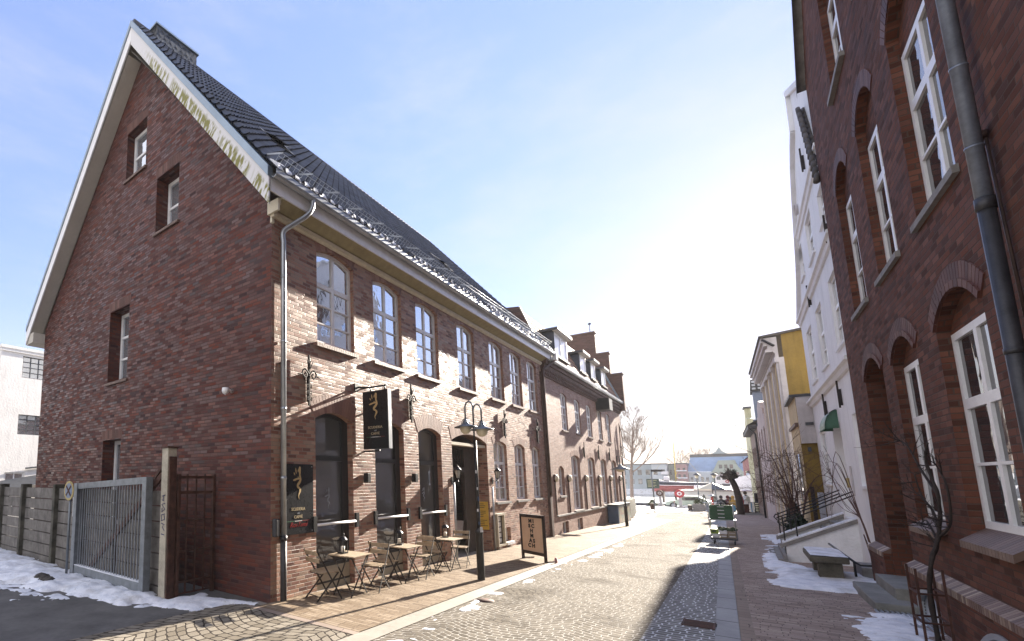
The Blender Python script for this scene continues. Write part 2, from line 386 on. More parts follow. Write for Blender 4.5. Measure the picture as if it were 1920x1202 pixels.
def ribbon(mb, F, pts, ws, n, th=.004, off=(0, 0), k=1):
    """tapered flat stroke through pts (u,z) on a board"""
    L, Rr = [], []
    for i, (u, z) in enumerate(pts):
        a = Vector(pts[max(i-1, 0)]); b = Vector(pts[min(i+1, len(pts)-1)]); d = (b-a).normalized(); nn = Vector((-d.y, d.x))
        q = Vector((u, z)); L.append(q+nn*ws[i]/2); Rr.append(q-nn*ws[i]/2)
    vs = [F(off[0]+k*p.x, n, off[1]+p.y) for p in L+Rr]+[F(off[0]+k*p.x, n-th, off[1]+p.y) for p in L+Rr]; c = len(pts)
    fs = []
    for i in range(c-1):
        fs += [(i, i+1, c+i+1, c+i), (2*c+i, 3*c+i, 3*c+i+1, 2*c+i+1), (i, 2*c+i, 2*c+i+1, i+1), (c+i, c+i+1, 3*c+i+1, 3*c+i)]
    fs += [(0, c, 3*c, 2*c), (c-1, 3*c-1, 4*c-1, 2*c-1)]
    mb.add(vs, fs); return mb
def catmull(P, k=6):
    P = [Vector(p) for p in P]; out = []
    for i in range(len(P)-1):
        a, b, c, d = P[max(i-1, 0)], P[i], P[i+1], P[min(i+2, len(P)-1)]
        for j in range(k):
            t = j/k; out.append(.5*((2*b)+(c-a)*t+(2*a-5*b+4*c-d)*t*t+(3*b-a-3*c+d)*t**3))
    out.append(P[-1]); return out
def inpoly(x, y, P):
    c = False; j = len(P)-1; dm = 1e9
    for i in range(len(P)):
        (xi, yi), (xj, yj) = P[i], P[j]
        if (yi > y) != (yj > y) and x < (xj-xi)*(y-yi)/(yj-yi)+xi: c = not c
        dx, dy = xj-xi, yj-yi; t = max(0, min(1, ((x-xi)*dx+(y-yi)*dy)/(dx*dx+dy*dy+1e-12)))
        dm = min(dm, math.hypot(x-xi-t*dx, y-yi-t*dy)); j = i
    return dm if c else -dm
def snow(name, poly, res, amp, thr, seed, fall=.25, rough=1.0, mat='snow', zf=gz, freq=2.2):
    """lying snow as a thin uneven sheet with ragged edges and holes"""
    xs = [p[0] for p in poly]; ys = [p[1] for p in poly]; nx = int((max(xs)-min(xs))/res)+1; ny = int((max(ys)-min(ys))/res)+1
    x0, y0 = min(xs), min(ys); H = {}
    for i in range(nx+1):
        for j in range(ny+1):
            x, y = x0+i*res, y0+j*res; d = inpoly(x, y, poly)
            e = max(-1, min(1, d/fall)); nn = noise.fractal(Vector((x*freq+seed*7, y*freq, seed)), .9, 2.1, 4)*.55*rough
            h = e*.75+nn-thr; H[i, j] = (x, y, h)
    mb = MB(); idx = {}
    for (i, j), (x, y, h) in H.items():
        if h > -.28: 
            fine = noise.noise(Vector((x*9, y*9, seed)))*.18
            idx[i, j] = len(mb.v); mb.v.append(Vector((x, y, zf(x, y)+.009+(amp*min(1, max(0, h))**.7*(1+fine) if h > 0 else -.02))))
    for i in range(nx):
        for j in range(ny):
            q = [(i, j), (i+1, j), (i+1, j+1), (i, j+1)]
            if all(t in idx for t in q) and any(H[t][2] > 0 for t in q): mb.f.append([idx[t] for t in q])
    o = mb.build(name, mat, None, True); return prop(o, kind='stuff')
# ------------------------------------------------------------------ materials
BR = [(0, (.085, .035, .032)), (.16, (.15, .058, .042)), (.34, (.21, .085, .058)), (.52, (.17, .085, .07)), (.66, (.27, .115, .075)), (.8, (.23, .13, .105)), (.92, (.32, .17, .125))]
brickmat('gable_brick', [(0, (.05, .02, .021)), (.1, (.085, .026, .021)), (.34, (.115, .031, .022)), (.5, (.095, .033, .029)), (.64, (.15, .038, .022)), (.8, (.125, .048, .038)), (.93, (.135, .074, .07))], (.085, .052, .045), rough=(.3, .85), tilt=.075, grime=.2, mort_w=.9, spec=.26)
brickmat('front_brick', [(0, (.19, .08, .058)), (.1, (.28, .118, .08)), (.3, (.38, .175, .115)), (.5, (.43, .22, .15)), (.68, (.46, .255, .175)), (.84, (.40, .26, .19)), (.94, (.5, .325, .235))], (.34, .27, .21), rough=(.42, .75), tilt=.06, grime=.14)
brickmat('far_brick', [(0, (.26, .13, .095)), (.2, (.33, .17, .125)), (.5, (.37, .2, .15)), (.8, (.42, .24, .18))], (.36, .28, .23), rough=(.5, .8), tilt=.04, grime=.2, bump=.35, bigvar=((.40, .27, .21), .35))
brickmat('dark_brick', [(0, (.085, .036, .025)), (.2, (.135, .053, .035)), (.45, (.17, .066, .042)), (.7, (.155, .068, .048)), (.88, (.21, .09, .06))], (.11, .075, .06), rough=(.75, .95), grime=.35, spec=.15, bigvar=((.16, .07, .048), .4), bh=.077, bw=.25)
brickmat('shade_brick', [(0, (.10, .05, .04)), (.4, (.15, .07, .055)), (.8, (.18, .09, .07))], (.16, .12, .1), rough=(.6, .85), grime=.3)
brickmat('side_red_brick', [(0, (.22, .08, .05)), (.5, (.29, .105, .07)), (.8, (.25, .11, .08))], (.28, .2, .16), rough=(.6, .85), grime=.3)
islandmat('arch_brick', [(0, (.2, .10, .075)), (.5, (.33, .17, .125)), (1, (.44, .26, .2))], .6)
islandmat('dark_arch_brick', [(0, (.07, .026, .018)), (.6, (.125, .046, .032)), (1, (.17, .08, .058))], .7)
islandmat('sill_brick', [(0, (.16, .085, .065)), (1, (.3, .18, .14))], .55)
islandmat('plinth_brick', [(0, (.11, .06, .045)), (.7, (.2, .12, .09)), (1, (.5, .4, .3))], .6)
islandmat('dark_sill_brick', [(0, (.13, .08, .062)), (1, (.2, .13, .1))], .6)
plain('white_paint', (.82, .82, .83), .35, var=.06, bump=.05)
plain('cream_paint', (.66, .6, .46), .6, var=.1)
plain('ochre_soffit', (.33, .28, .15), .7, var=.15)
plain('grey_soffit', (.5, .47, .41), .7, var=.08, scale=1.5)
plain('white_plaster', (.82, .81, .79), .75, streak=.3, var=.05, scale=1.2, bump=.35, bdist=.02)
plain('house_white', (.83, .84, .86), .75, streak=.3, var=.05, scale=.8, bump=.4, bdist=.02)
plain('stair_white', (.82, .84, .87), .8, streak=.3, var=.07, scale=2, bump=.5, bdist=.03)
plain('coping_stone', (.23, .22, .21), .8, var=.2)
plain('bench_stone', (.11, .10, .075), .85, var=.35, scale=4, bump=.6)
plain('step_stone', (.22, .22, .205), .8, var=.22, scale=3, bump=.4)
plain('zinc', (.42, .45, .48), .38, .75, var=.15, scale=4)
plain('zinc_dull', (.36, .39, .43), .45, .5, var=.18, scale=3)
plain('flashing', (.28, .35, .42), .42, .55, var=.12, scale=2)
plain('blue_grey_pipe', (.22, .25, .31), .42, .35, var=.22, scale=3)
plain('dark_pipe', (.045, .045, .05), .5, .2, var=.3)
plain('rust_pipe', (.09, .055, .045), .55, .2, var=.3)
plain('black_metal', (.02, .02, .022), .42, .3, var=.3)
plain('black_frame', (.018, .02, .024), .35, var=.2)
plain('iron', (.03, .024, .022), .75, .0, var=.4)
plain('rusty_iron', (.075, .032, .022), .75, .2, var=.45, scale=8)
plain('galvanised', (.2, .22, .24), .5, .3, var=.2, scale=8)
plain('dark_slate', (.06, .065, .075), .5, var=.3)
plain('dormer_slate', (.05, .06, .085), .5, var=.25)
plain('soffit_beige', (.42, .37, .28), .7, var=.1)
plain('wood', (.34, .26, .17), .6, var=.25, scale=12)
plain('dark_wood', (.05, .035, .028), .6, var=.3, scale=8)
plain('door_dark', (.028, .022, .02), .5, var=.3)
plain('sign_black', (.008, .009, .012), .3, var=.2, bump=0)
plain('gold', (.58, .42, .2), .45, .15, var=.1)
plain('gold_text', (.6, .5, .32), .5, var=.05, bump=0)
plain('white_text', (.75, .75, .75), .5, var=.03, bump=0)
plain('red_text', (.5, .03, .03), .5, var=.05, bump=0)
plain('dark_red_stripe', (.25, .03, .03), .5, var=.05, bump=0)
plain('green_stripe', (.05, .15, .08), .5, var=.05, bump=0)
plain('ink', (.02, .018, .02), .6, var=.1, bump=0)
plain('board_tan', (.68, .49, .35), .6, var=.08, scale=3)
plain('board_frame', (.03, .018, .016), .5, var=.3)
plain('yellow_sign', (.72, .46, .06), .5, var=.06)
plain('paper', (.72, .74, .76), .6, var=.05, bump=0)
plain('graffiti_blue', (.05, .05, .12), .6, var=.1, bump=0)
plain('peeling_paint', (.42, .38, .30), .75, var=.25, scale=5, bump=.4)
plain('lamp_grey', (.17, .19, .21), .4, .5, var=.15)
plain('lamp_globe', (.68, .62, .45), .15, var=.06, bump=0)
plain('lantern_glass', (.5, .5, .45), .12, var=.1, bump=0)
plain('candle', (.8, .75, .65), .5, var=.03)
plain('sticker', (.7, .7, .72), .5, var=.25, scale=25, bump=0)
plain('asphalt', (.115, .11, .105), .85, var=.3, scale=1.6, bump=.5, coords='pos', bdist=.008)
plain('earth', (.28, .26, .23), .9, var=.25, scale=.6, coords='pos')
plain('slab', (.29, .265, .225), .7, var=.16, scale=1.4, coords='pos', bump=.3)
plain('grey_slab', (.29, .295, .3), .65, var=.2, scale=1.4, coords='pos', bump=.3)
plain('mustard_wall', (.27, .18, .045), .8, streak=.6, var=.14, scale=1.2, bump=.4, bdist=.02)
plain('yellow_plaster', (.58, .46, .26), .75, streak=.5, var=.08, scale=1.5)
plain('trim_grey', (.56, .53, .54), .7, streak=.5, var=.07)
plain('pale_yellow', (.5, .48, .3), .75, streak=.5, var=.1)
plain('pinkish_plaster', (.38, .31, .30), .75, streak=.5, var=.1)
plain('brown_wall', (.16, .105, .08), .7, var=.15)
plain('blue_wall', (.2, .24, .32), .7, var=.1)
plain('roof_dark', (.05, .048, .05), .6, var=.3)
plain('old_tile', (.085, .075, .07), .7, var=.35, scale=6)
plain('green_canopy', (.045, .13, .085), .45, var=.15)
plain('crate_green', (.012, .075, .03), .4, var=.2)
plain('crate_lime', (.2, .3, .03), .4, var=.2)
plain('carton_white', (.6, .62, .68), .6, var=.06)
plain('carton_brown', (.26, .22, .17), .7, var=.15)
plain('plastic_dark', (.03, .03, .032), .5, var=.2)
plain('produce', (.06, .09, .05), .7, var=.5, scale=15)
plain('bark', (.035, .026, .022), .85, var=.35, scale=20, bump=.6)
plain('bark_light', (.27, .21, .17), .85, var=.25, scale=10, bump=.3)
plain('twig_red', (.10, .055, .045), .8, var=.3)
plain('evergreen', (.02, .035, .018), .7, var=.5, scale=8)
plain('bush_green', (.1, .13, .05), .8, var=.4, scale=8)
plain('red_hull', (.2, .035, .035), .55, var=.15)
plain('dark_hull', (.035, .04, .065), .45, var=.2)
plain('boat_white', (.75, .72, .74), .5, var=.04)
plain('boat_pink', (.62, .54, .58), .6, var=.06)
plain('yellow_ochre', (.55, .42, .12), .6, var=.15)
plain('red_paint', (.38, .03, .04), .5, var=.12)
plain('fence_white', (.66, .68, .64), .5, var=.08)
plain('car_green', (.45, .55, .45), .25, .1, var=.05, bump=0)
plain('tyre', (.02, .02, .02), .8, var=.2)
plain('rose_brick', (.36, .2, .2), .8, var=.15)
plain('far_grey', (.3, .35, .37), .8, var=.15, scale=.4)
plain('far_olive', (.3, .34, .29), .8, var=.15, scale=.4)
plain('far_blue_roof', (.2, .3, .46), .5, var=.15, scale=.5)
plain('far_pale', (.48, .52, .55), .8, var=.1, scale=.4)
plain('tarp_white', (.8, .8, .82), .6, var=.06)
plain('cloth_black', (.02, .02, .025), .9, var=.3)
plain('cloth_maroon', (.1, .02, .025), .9, var=.3)
plain('cloth_mustard', (.42, .25, .05), .9, var=.2)
plain('cloth_grey', (.5, .5, .52), .9, var=.12)
plain('cloth_red', (.5, .06, .04), .8, var=.15)
plain('cloth_blue', (.1, .3, .5), .8, var=.12)
plain('skin', (.5, .3, .22), .6, var=.06)
plain('hair', (.05, .03, .02), .8, var=.3)
plain('planter_grey', (.36, .35, .35), .8, var=.15)
plain('sign_green', (.015, .04, .026), .5, var=.1)
plain('cabinet_blue', (.025, .06, .13), .4, var=.2)
plain('old_yellow', (.45, .36, .15), .7, var=.3, scale=14)
plain('gravel_dark', (.05, .045, .04), .9, var=.4)
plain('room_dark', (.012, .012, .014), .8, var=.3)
def panemat(name, c, rough, spec=.5, wob=.02, met=0):
    t = NT(name); P = t.pos(); t.base(c+(1,)); t.rough(rough); t.spec(spec)
    g2 = t.n('ShaderNodeVectorMath', operation='SUBTRACT'); t.put(g2.inputs[0], t.white(t.comb(t.island(), 3, 1))[1]); g2.inputs[1].default_value = (.5, .5, .5)
    s2 = t.n('ShaderNodeVectorMath', operation='SCALE'); t.put(s2.inputs[0], g2.outputs[0]); s2.inputs[3].default_value = .05
    ad = t.n('ShaderNodeVectorMath', operation='ADD'); t.put(ad.inputs[0], t.bump(t.noise(P, 2.2, 2), wob, .3)); t.put(ad.inputs[1], s2.outputs[0])
    nz = t.n('ShaderNodeVectorMath', operation='NORMALIZE'); t.put(nz.inputs[0], ad.outputs[0]); t.nrm(nz.outputs[0]); t.b.inputs['Metallic'].default_value = met; MAT[name] = t.mat
panemat('pane', (.62, .66, .72), .03, .8, met=.8)
panemat('shop_pane', (.16, .16, .165), .02, .7, met=.5)
panemat('dark_pane', (.035, .035, .04), .02, .8)
panemat('lit_pane', (.85, .85, .9), .1, .5)
def snowmat():
    t = NT('snow'); P = t.pos(); n = t.noise(P, 6, 5); n2 = t.noise(P, 40, 3)
    c = t.ramp(n, [(.3, (.62, .66, .74)), (.6, (.86, .88, .93))]); dn_ = t.m('MAXIMUM', t.smooth(t.noise(P, 1.6, 6, .7), .48, .7), t.smooth(t.noise(P, 28, 3, .6), .62, .7))
    t.base(t.mix(t.m('MULTIPLY', dn_, .6), c, (.36, .34, .31, 1))); t.rough(.6); t.spec(.3)
    t.b.inputs['Subsurface Weight'].default_value = .0
    t.nrm(t.bump(t.m('ADD', n, t.m('MULTIPLY', n2, .3)), .6, .03)); MAT['snow'] = t.mat
snowmat()
def boardmat():     # white barge boards with streaks of green algae growing up from the lower edge
    t = NT('barge_board'); P = t.pos(); p = t.sep(P)
    s = t.m('ADD', t.m('MULTIPLY', p[2], .64), t.m('MULTIPLY', p[0], -.77)); q = t.m('ADD', p[2], t.m('MULTIPLY', p[0], 1.257))
    st = t.noise(t.comb(t.m('MULTIPLY', s, 10), t.m('MULTIPLY', q, 2.0), 0), 1, 4); bigm = t.smooth(t.noise(t.comb(t.m('MULTIPLY', s, .9), 3, 1), 1, 3), .36, .46)
    hgt = t.m('DIVIDE', t.m('SUBTRACT', t.m('ADD', p[2], t.m('MULTIPLY', p[0], 1.268)), 7.078), .52)
    low = t.m('MULTIPLY', t.smooth(p[2], 12.9, 11.6), t.smooth(t.m('ADD', hgt, t.m('MULTIPLY', t.noise(P, 7, 3), .5)), 1.05, .75))
    k = t.m('MULTIPLY', t.m('MULTIPLY', t.smooth(st, .41, .54), bigm), low)
    t.base(t.mix(k, (.68, .68, .7, 1), (.21, .20, .04, 1))); t.rough(.6); MAT['barge_board'] = t.mat
boardmat()
def tilemat(name, c, rough, spec=.6):
    t = NT(name); P = t.pos(); v = t.ramp(t.island(), [(0, tuple(x*.6 for x in c)), (1, tuple(x*1.5 for x in c))])
    t.base(t.mix(t.m('MULTIPLY', t.noise(P, 14, 4), .5), v, (.02, .02, .025, 1))); t.rough(t.m('ADD', rough, t.m('MULTIPLY', t.noise(P, 3, 3), .2))); t.spec(spec)
    t.nrm(t.bump(t.noise(P, 60, 3), .15, .01)); MAT[name] = t.mat
tilemat('glazed_tile', (.05, .058, .08), .34, .4)
tilemat('slate_shingle', (.06, .068, .078), .42)
tilemat('red_roof_tile', (.3, .18, .12), .7)
paving('road_setts', 'arc', [(0, (.10, .086, .067)), (.4, (.14, .121, .096)), (.75, (.175, .153, .122)), (1, (.21, .186, .152))], (.07, .058, .046), .125, .115, .014, .8, snow=.14, bump=1.0, joint_snow=.75, snowc=(.40, .375, .335))
paving('gutter_setts', 'sett', [(0, (.15, .15, .145)), (.6, (.22, .22, .215)), (1, (.3, .3, .29))], (.1, .095, .09), .15, .12, .012, .55, snow=.4, bump=.8, joint_snow=1.0)
paving('apron_setts', 'arc', [(0, (.18, .155, .12)), (.5, (.26, .23, .185)), (1, (.34, .305, .25))], (.05, .042, .035), .17, .15, .016, .7, snow=.0, bump=.9, arc=(1.6, .35))
paving('clinker', 'clinker', [(0, (.21, .155, .105)), (.4, (.28, .215, .15)), (.8, (.33, .26, .185)), (1, (.39, .315, .235))], (.11, .08, .06), .24, .075, .008, .6, snow=.02, bump=.5, dirt=.35)
paving('pink_clinker', 'clinker', [(0, (.3, .235, .2)), (.3, (.41, .32, .275)), (.7, (.47, .38, .33)), (1, (.56, .46, .38))], (.15, .12, .105), .22, .085, .008, .65, snow=.12, bump=.5, dirt=.3)
paving('border_clinker', 'clinker', [(0, (.3, .24, .2)), (1, (.38, .31, .26))], (.13, .105, .095), .5, .22, .008, .65, bump=.4)
paving('plaza', 'clinker', [(0, (.17, .148, .112)), (1, (.245, .217, .17))], (.13, .11, .09), .24, .1, .01, .6, snow=.3, bump=.4)
def watermat():
    t = NT('water'); P = t.pos(); t.base((.06, .08, .09, 1)); t.rough(.12); t.nrm(t.bump(t.noise(P, .6, 4), .25, .3)); MAT['water'] = t.mat
watermat()
def concretemat():
    t = NT('fence_concrete'); P = t.pos(); p = t.sep(P); n = t.noise(P, 3, 6, .65); n2 = t.noise(t.comb(t.m('MULTIPLY', p[0], 14), t.m('MULTIPLY', p[2], 1.2), p[1]), 1, 4)
    c = t.ramp(n, [(.3, (.08, .072, .064)), (.55, (.16, .147, .132)), (.75, (.23, .21, .19))])
    t.base(t.mix(t.m('MULTIPLY', t.smooth(n2, .5, .7), .6), c, (.07, .065, .06, 1))); t.rough(.9); t.nrm(t.bump(t.noise(P, 40, 4), .5, .01)); MAT['fence_concrete'] = t.mat
concretemat()
def mossmat():
    t = NT('mossy_concrete'); P = t.pos(); t.base(t.ramp(t.noise(P, 4, 5), [(.35, (.03, .028, .02)), (.65, (.10, .092, .072))])); t.rough(.95); t.nrm(t.bump(t.noise(P, 40, 4), .6, .01)); MAT['mossy_concrete'] = t.mat
mossmat()

# ------------------------------------------------------------------ ground, paving, water
def sheet(name, pts, dz, mat):
    mb = MB(); mb.add([(x, y, gz(x, y)+dz) for x, y in pts], [tuple(range(len(pts)))])
    return prop(mb.build(name, mat), kind='structure')
def strip(name, rows, dz, mat):
    mb = MB(); vs = []; fs = []
    for i, (y, a, b) in enumerate(rows):
        vs += [(a, y, gz(a, y)+dz), (b, y, gz(b, y)+dz)]
        if i: fs.append((2*i-2, 2*i-1, 2*i+1, 2*i))
    mb.add(vs, fs); return prop(mb.build(name, mat), kind='structure')
strip('ground', [(-60, -120, 120), (-40, -120, 120), (40, -120, 120), (62, -120, 120)], -.012, 'earth')
mb = MB().box(-120, 120, 62, 62.4, -4, -1.13); prop(mb.build('quay_wall', 'planter_grey'), kind='structure')
mb = MB().add([(-1500, 62.4, -2.6), (1500, 62.4, -2.6), (1500, 3000, -2.6), (-1500, 3000, -2.6)], [(0, 1, 2, 3)]); prop(mb.build('water', 'water'), kind='structure')
mb = MB().box(-700, 700, 172, 900, -4, -1.2); prop(mb.build('far_shore', 'snow'), kind='structure')
RE = lambda y: 5.46-.028*y          # edge between road and grey slab
strip('lane', [(-12, -30, 5.4), (-3.1, -30, 2.0), (-1.2, -30, -.55), (-.6, -30, -.55)], 0, 'asphalt')
strip('lane_verge', [(-1.05, -30, -.35), (4, -30, -.2)], -.004, 'asphalt')
strip('apron', [(-12, .2, 2.0), (-4, -.35, 2.0), (-1.6, -.42, 2.0), (-.33, -.42, 2.0)], .004, 'apron_setts')
strip('road', [(-12, 2.28, 4.9), (24, 2.28, RE(24)-.42), (34, 1.2, RE(34)-.42), (46, .2, 3.9)], .004, 'road_setts')
strip('gutter', [(-12, 4.9, RE(-12)), (24, RE(24)-.42, RE(24)), (46, 3.9, RE(46))], .006, 'gutter_setts')
strip('kerb_slab', [(-12, RE(-12)+.002, RE(-12)+.252), (46, RE(46)+.002, RE(46)+.252)], .008, 'grey_slab')
strip('pavement_border', [(-12, RE(-12)+.256, RE(-12)+.40), (46, RE(46)+.256, RE(46)+.40)], .008, 'border_clinker')
strip('pavement', [(-12, RE(-12)+.402, 9.5), (46, RE(46)+.402, 9.5)], .007, 'pink_clinker')
strip('side_path', [(-.31, .0, 1.96), (34, .0, 1.96)], .008, 'clinker')
strip('path_border', [(-.45, -.1, 2.28), (-.315, -.1, 2.28)], .009, 'border_clinker')
strip('slab_strip', [(-12, 1.985, 2.275), (33, 1.985, 2.275)], .010, 'slab')
strip('plaza', [(33, -12, 4.4), (46, -12, 4.2), (62, -60, 60)], .002, 'plaza')
mb = MB()
for i in range(24):            # joints of the kerb slabs
    y = -2.2+i*1.02; x = RE(y); mb.box(x+.004, x+.25, y, y+.012, gz(0, y)+.004, gz(0, y)+.0095)
prop(mb.build('kerb_joints', 'gravel_dark'), kind='structure')

# ------------------------------------------------------------------ cafe house
H1 = thing('brick_house', 'large two storey brick house with black tiled gable roof and cafe windows', 'house', (0, 0, 0))
L1 = 15.7
up_w = [(1.25, 2.48), (3.24, 4.47), (5.2, 6.42), (7.65, 8.87), (10.1, 11.32), (12.03, 13.22), (13.93, 15.08)]
shop = [(1.17, 2.35), (3.17, 4.41), (5.11, 6.34)]
low_w = [(10.02, 11.2), (11.95, 13.05), (13.84, 14.86)]
door = (6.98, 9.47)
cell = [(10.62, 11.15, -.02, .42), (12.15, 12.75, .0, .42)]
gz0 = lambda y: gz(0, y)
holes, hd = [], []
for a, b in up_w: holes.append(arch(a, b, 4.66, 6.51, .12)); hd.append(.13)
for a, b in shop: holes.append(arch(a, b, -.12, 3.15, .15)); hd.append(.2)
for a, b in low_w: holes.append(arch(a, b, 1.28, 3.11, .13)); hd.append(.13)
holes.append(arch(door[0], door[1], -.4, 3.08, .22)); hd.append(.42)
for a, b, c, d in cell: holes.append(arch(a, b, c, d, 0)); hd.append(.2)
MB().holed(FA, [(0, -.8), (L1, -.8), (L1, 6.98), (0, 6.98)], holes, 0, 0, hd).build('front_wall', 'front_brick', H1)
AP = (-4.9, 13.17)
gw = [(-5.55, -4.55, 9.9, 11.25), (-3.97, -3.02, 7.85, 9.25), (-6.07, -5.06, 4.5, 6.38), (-6.15, -5.22, .9, 3.0)]
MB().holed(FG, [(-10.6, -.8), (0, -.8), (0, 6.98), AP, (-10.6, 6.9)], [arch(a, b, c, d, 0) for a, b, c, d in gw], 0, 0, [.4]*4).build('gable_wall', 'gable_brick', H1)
mb = MB(); mb.add([(-10.6, 0, -.8), (-10.6, L1, -.8), (-10.6, L1, 6.9), (-10.6, 0, 6.9), (0, L1, -.8), (0, L1, 6.98), (AP[0], L1, AP[1])], [(0, 1, 2, 3), (1, 4, 5, 6, 2)]).build('rear_wall', 'shade_brick', H1)
for i, (a, b) in enumerate(up_w):
    wnd = window(H1, FA, a, b, 4.66, 6.51, .12, .085, zt=5.88)
    brick_sill(wnd, FA, a-.07, b+.07, 4.655, -.1, .06, 'sill_brick')
    voussoirs(H1, FA, a, b, 6.51, .12, .22, 'arch_brick')
for a, b in low_w:
    wnd = window(H1, FA, a, b, 1.28, 3.11, .13, .085, zt=2.52)
    MB().obox(FA, a-.05, b+.05, -.12, .06, 1.2, 1.27).build('sill', 'coping_stone', wnd)
    voussoirs(H1, FA, a, b, 3.11, .13, .25, 'arch_brick')
for a, b in shop:       # dark shop windows with a white hand rail
    out = arch(a, b, -.1, 3.15, .15); f = .06; z1 = 2.36
    hol = [[(a+f, .42), (b-.2, .42), (b-.2, z1), (a+f, z1)], [(a+f, z1+.1)] + [(b-.2, z1+.1)] + [(b-.2-(b-a-.26)*k/6, archz(b-.2-(b-a-.26)*k/6, a, b, 3.15, .15)-.07) for k in range(7)]]
    wnd = MB().holed(FA, out, hol, -.13, .05).build('shop_window', 'black_frame', H1)
    MB().obox(FA, a+f, b-.2, -.20, -.175, .36, 3.34).build('pane', 'shop_pane', wnd)
    MB().obox(FA, a+.02, b-.02, -.125, -.10, -.1, .06).obox(FA, a+.02, b-.02, -.125, -.115, .1, .36).build('base_panel', 'soffit_beige', wnd)
    MB().tube([FA(a-.02, .03, 1.17), FA(b+.02, .03, 1.17)], .024).build('hand_rail', 'white_paint', wnd)
    MB().obox(FA, a-.12, a-.02, .003, .05, 1.05, 1.33).build('rail_bracket', 'black_metal', wnd); MB().obox(FA, b+.02, b+.12, .003, .05, 1.05, 1.33).build('rail_bracket', 'black_metal', wnd)
    voussoirs(H1, FA, a, b, 3.15, .15, .36, 'arch_brick')
voussoirs(H1, FA, door[0], door[1], 3.08, .22, .38, 'arch_brick')
for a, b, c, d in cell:
    wnd = window(H1, FA, a, b, c, d, 0, .12, cols=1, rows=1, f=.05); MB().obox(FA, a-.04, b+.08, -.1, .1, c-.09, c-.005).build('sill', 'snow', wnd)
# logo film on the first pane
SER = [(.02, .30), (.05, .2), (.055, .12), (0, .04), (-.06, -.02), (-.055, -.08), (.02, -.13), (.045, -.2), (-.0, -.28), (-.03, -.36), (0, -.45)]
def serpent(mb, F, u, z, s, n, flip=1):
    P = catmull([(x*s*flip, y*s) for x, y in SER], 5); k = len(P)
    W = [s*(.055+.03*math.sin(min(1, i/k*1.6)*3.14)) if i < k*.62 else s*max(.006, .085*(1-(i/k-.62)/.38)) for i in range(k)]
    ribbon(mb, F, [tuple(p) for p in P], W, n, off=(u, z))
    ribbon(mb, F, [(.03*s*flip, .26*s), (.03*s*flip, .34*s), (.03*s*flip, .5*s), (.03*s*flip, .53*s)], [s*.03, s*.075, s*.085, s*.04], n+.001, off=(u, z))
    ribbon(mb, F, [(.02*s*flip, .17*s), (-.1*s*flip, .16*s), (-.2*s*flip, .13*s), (-.27*s*flip, .115*s)], [s*.05, s*.05, s*.065, s*.03], n+.002, off=(u, z))
    ribbon(mb, F, [(-.05*s*flip, .2*s), (-.04*s*flip, .23*s)], [s*.05, s*.01], n+.001, off=(u, z))
    for x, y, a, b in ((-.19, .27, -.24, .36), (-.13, .31, -.16, .49), (-.05, .36, -.03, .47)):
        ribbon(mb, F, [(x*s*flip, y*s), ((x+a)/2*s*flip, (y+b)/2*s), (a*s*flip, b*s)], [s*.012, s*.04, s*.008], n+.001, off=(u, z))
    return mb
wnd0 = [o for o in bpy.data.objects if o.name.startswith('shop_window')]
serpent(MB(), FA, 1.75, 1.62, .42, -.168).build('window_logo', 'zinc_dull', wnd0[0]); serpent(MB(), FA, 5.62, 1.6, .36, -.168).build('window_logo', 'zinc_dull', wnd0[2])
# entrance passage
mb = MB(); mb.holed(FA, arch(door[0], door[1], -.4, 3.08, .22), [[(7.25, -.3), (8.55, -.3), (8.55, 2.2), (7.25, 2.2)], [(7.25, 2.35), (8.55, 2.35), (8.55, 2.9), (7.25, 2.9)]], -.36, .08).build('door_frame', 'dark_wood', H1)
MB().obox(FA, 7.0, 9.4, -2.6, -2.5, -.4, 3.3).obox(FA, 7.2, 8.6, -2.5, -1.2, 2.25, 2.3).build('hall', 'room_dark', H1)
mb = MB()
for k in range(9):
    u = 7.25+.145*k; mb.bar(FA(u, -.4, 2.36), FA(u+.14, -.4, 2.88), .018).bar(FA(u+.14, -.4, 2.36), FA(u, -.4, 2.88), .018)
mb.build('transom_grille', 'iron', H1)
MB().obox(FA, 6.98, 9.47, -.25, -.05, 2.96, 3.04).build('passage_lintel', 'cream_paint', H1)
# eaves: bed mould, sloping soffit, white fascia, gutter
def sweep(prof, y0, y1):
    k = len(prof); return MB().add([(x, y, z) for y in (y0, y1) for x, z in prof], [(i, (i+1) % k, k+(i+1) % k, k+i) for i in range(k)]+[tuple(range(k)), tuple(range(k, 2*k))])
sweep([(0.002, 6.7), (.03, 6.7), (.05, 6.73), (.075, 6.74), (.08, 6.8), (.05, 6.83), (.002, 6.85)], .02, L1).build('bed_moulding', 'cream_paint', H1)
sweep([(.003, 6.853), (.05, 6.835), (.28, 6.955), (.28, 7.0), (.003, 7.0)], .02, L1).build('soffit', 'ochre_soffit', H1)
sweep([(.285, 6.94), (.315, 6.94), (.315, 7.24), (.285, 7.24)], -.33, L1+.6).build('fascia', 'white_paint', H1)
mb = MB(); pr = [(.32, 7.27), (.325, 7.2), (.35, 7.165), (.39, 7.15), (.43, 7.165), (.455, 7.2), (.46, 7.285), (.45, 7.285), (.445, 7.2), (.39, 7.165), (.335, 7.2), (.33, 7.27)]
sweep(pr, -.33, L1+.7).build('gutter', 'zinc_dull', H1)
mb = MB()
for z0, x1 in ((6.58, .05), (6.68, .1), (6.78, .16), (6.86, .22)): mb.box(.004, x1, -.04, .02, z0, z0+.09)
mb.box(-.02, .25, -.09, -.042, 6.72, 6.94); mb.build('eaves_bracket', 'cream_paint', H1)
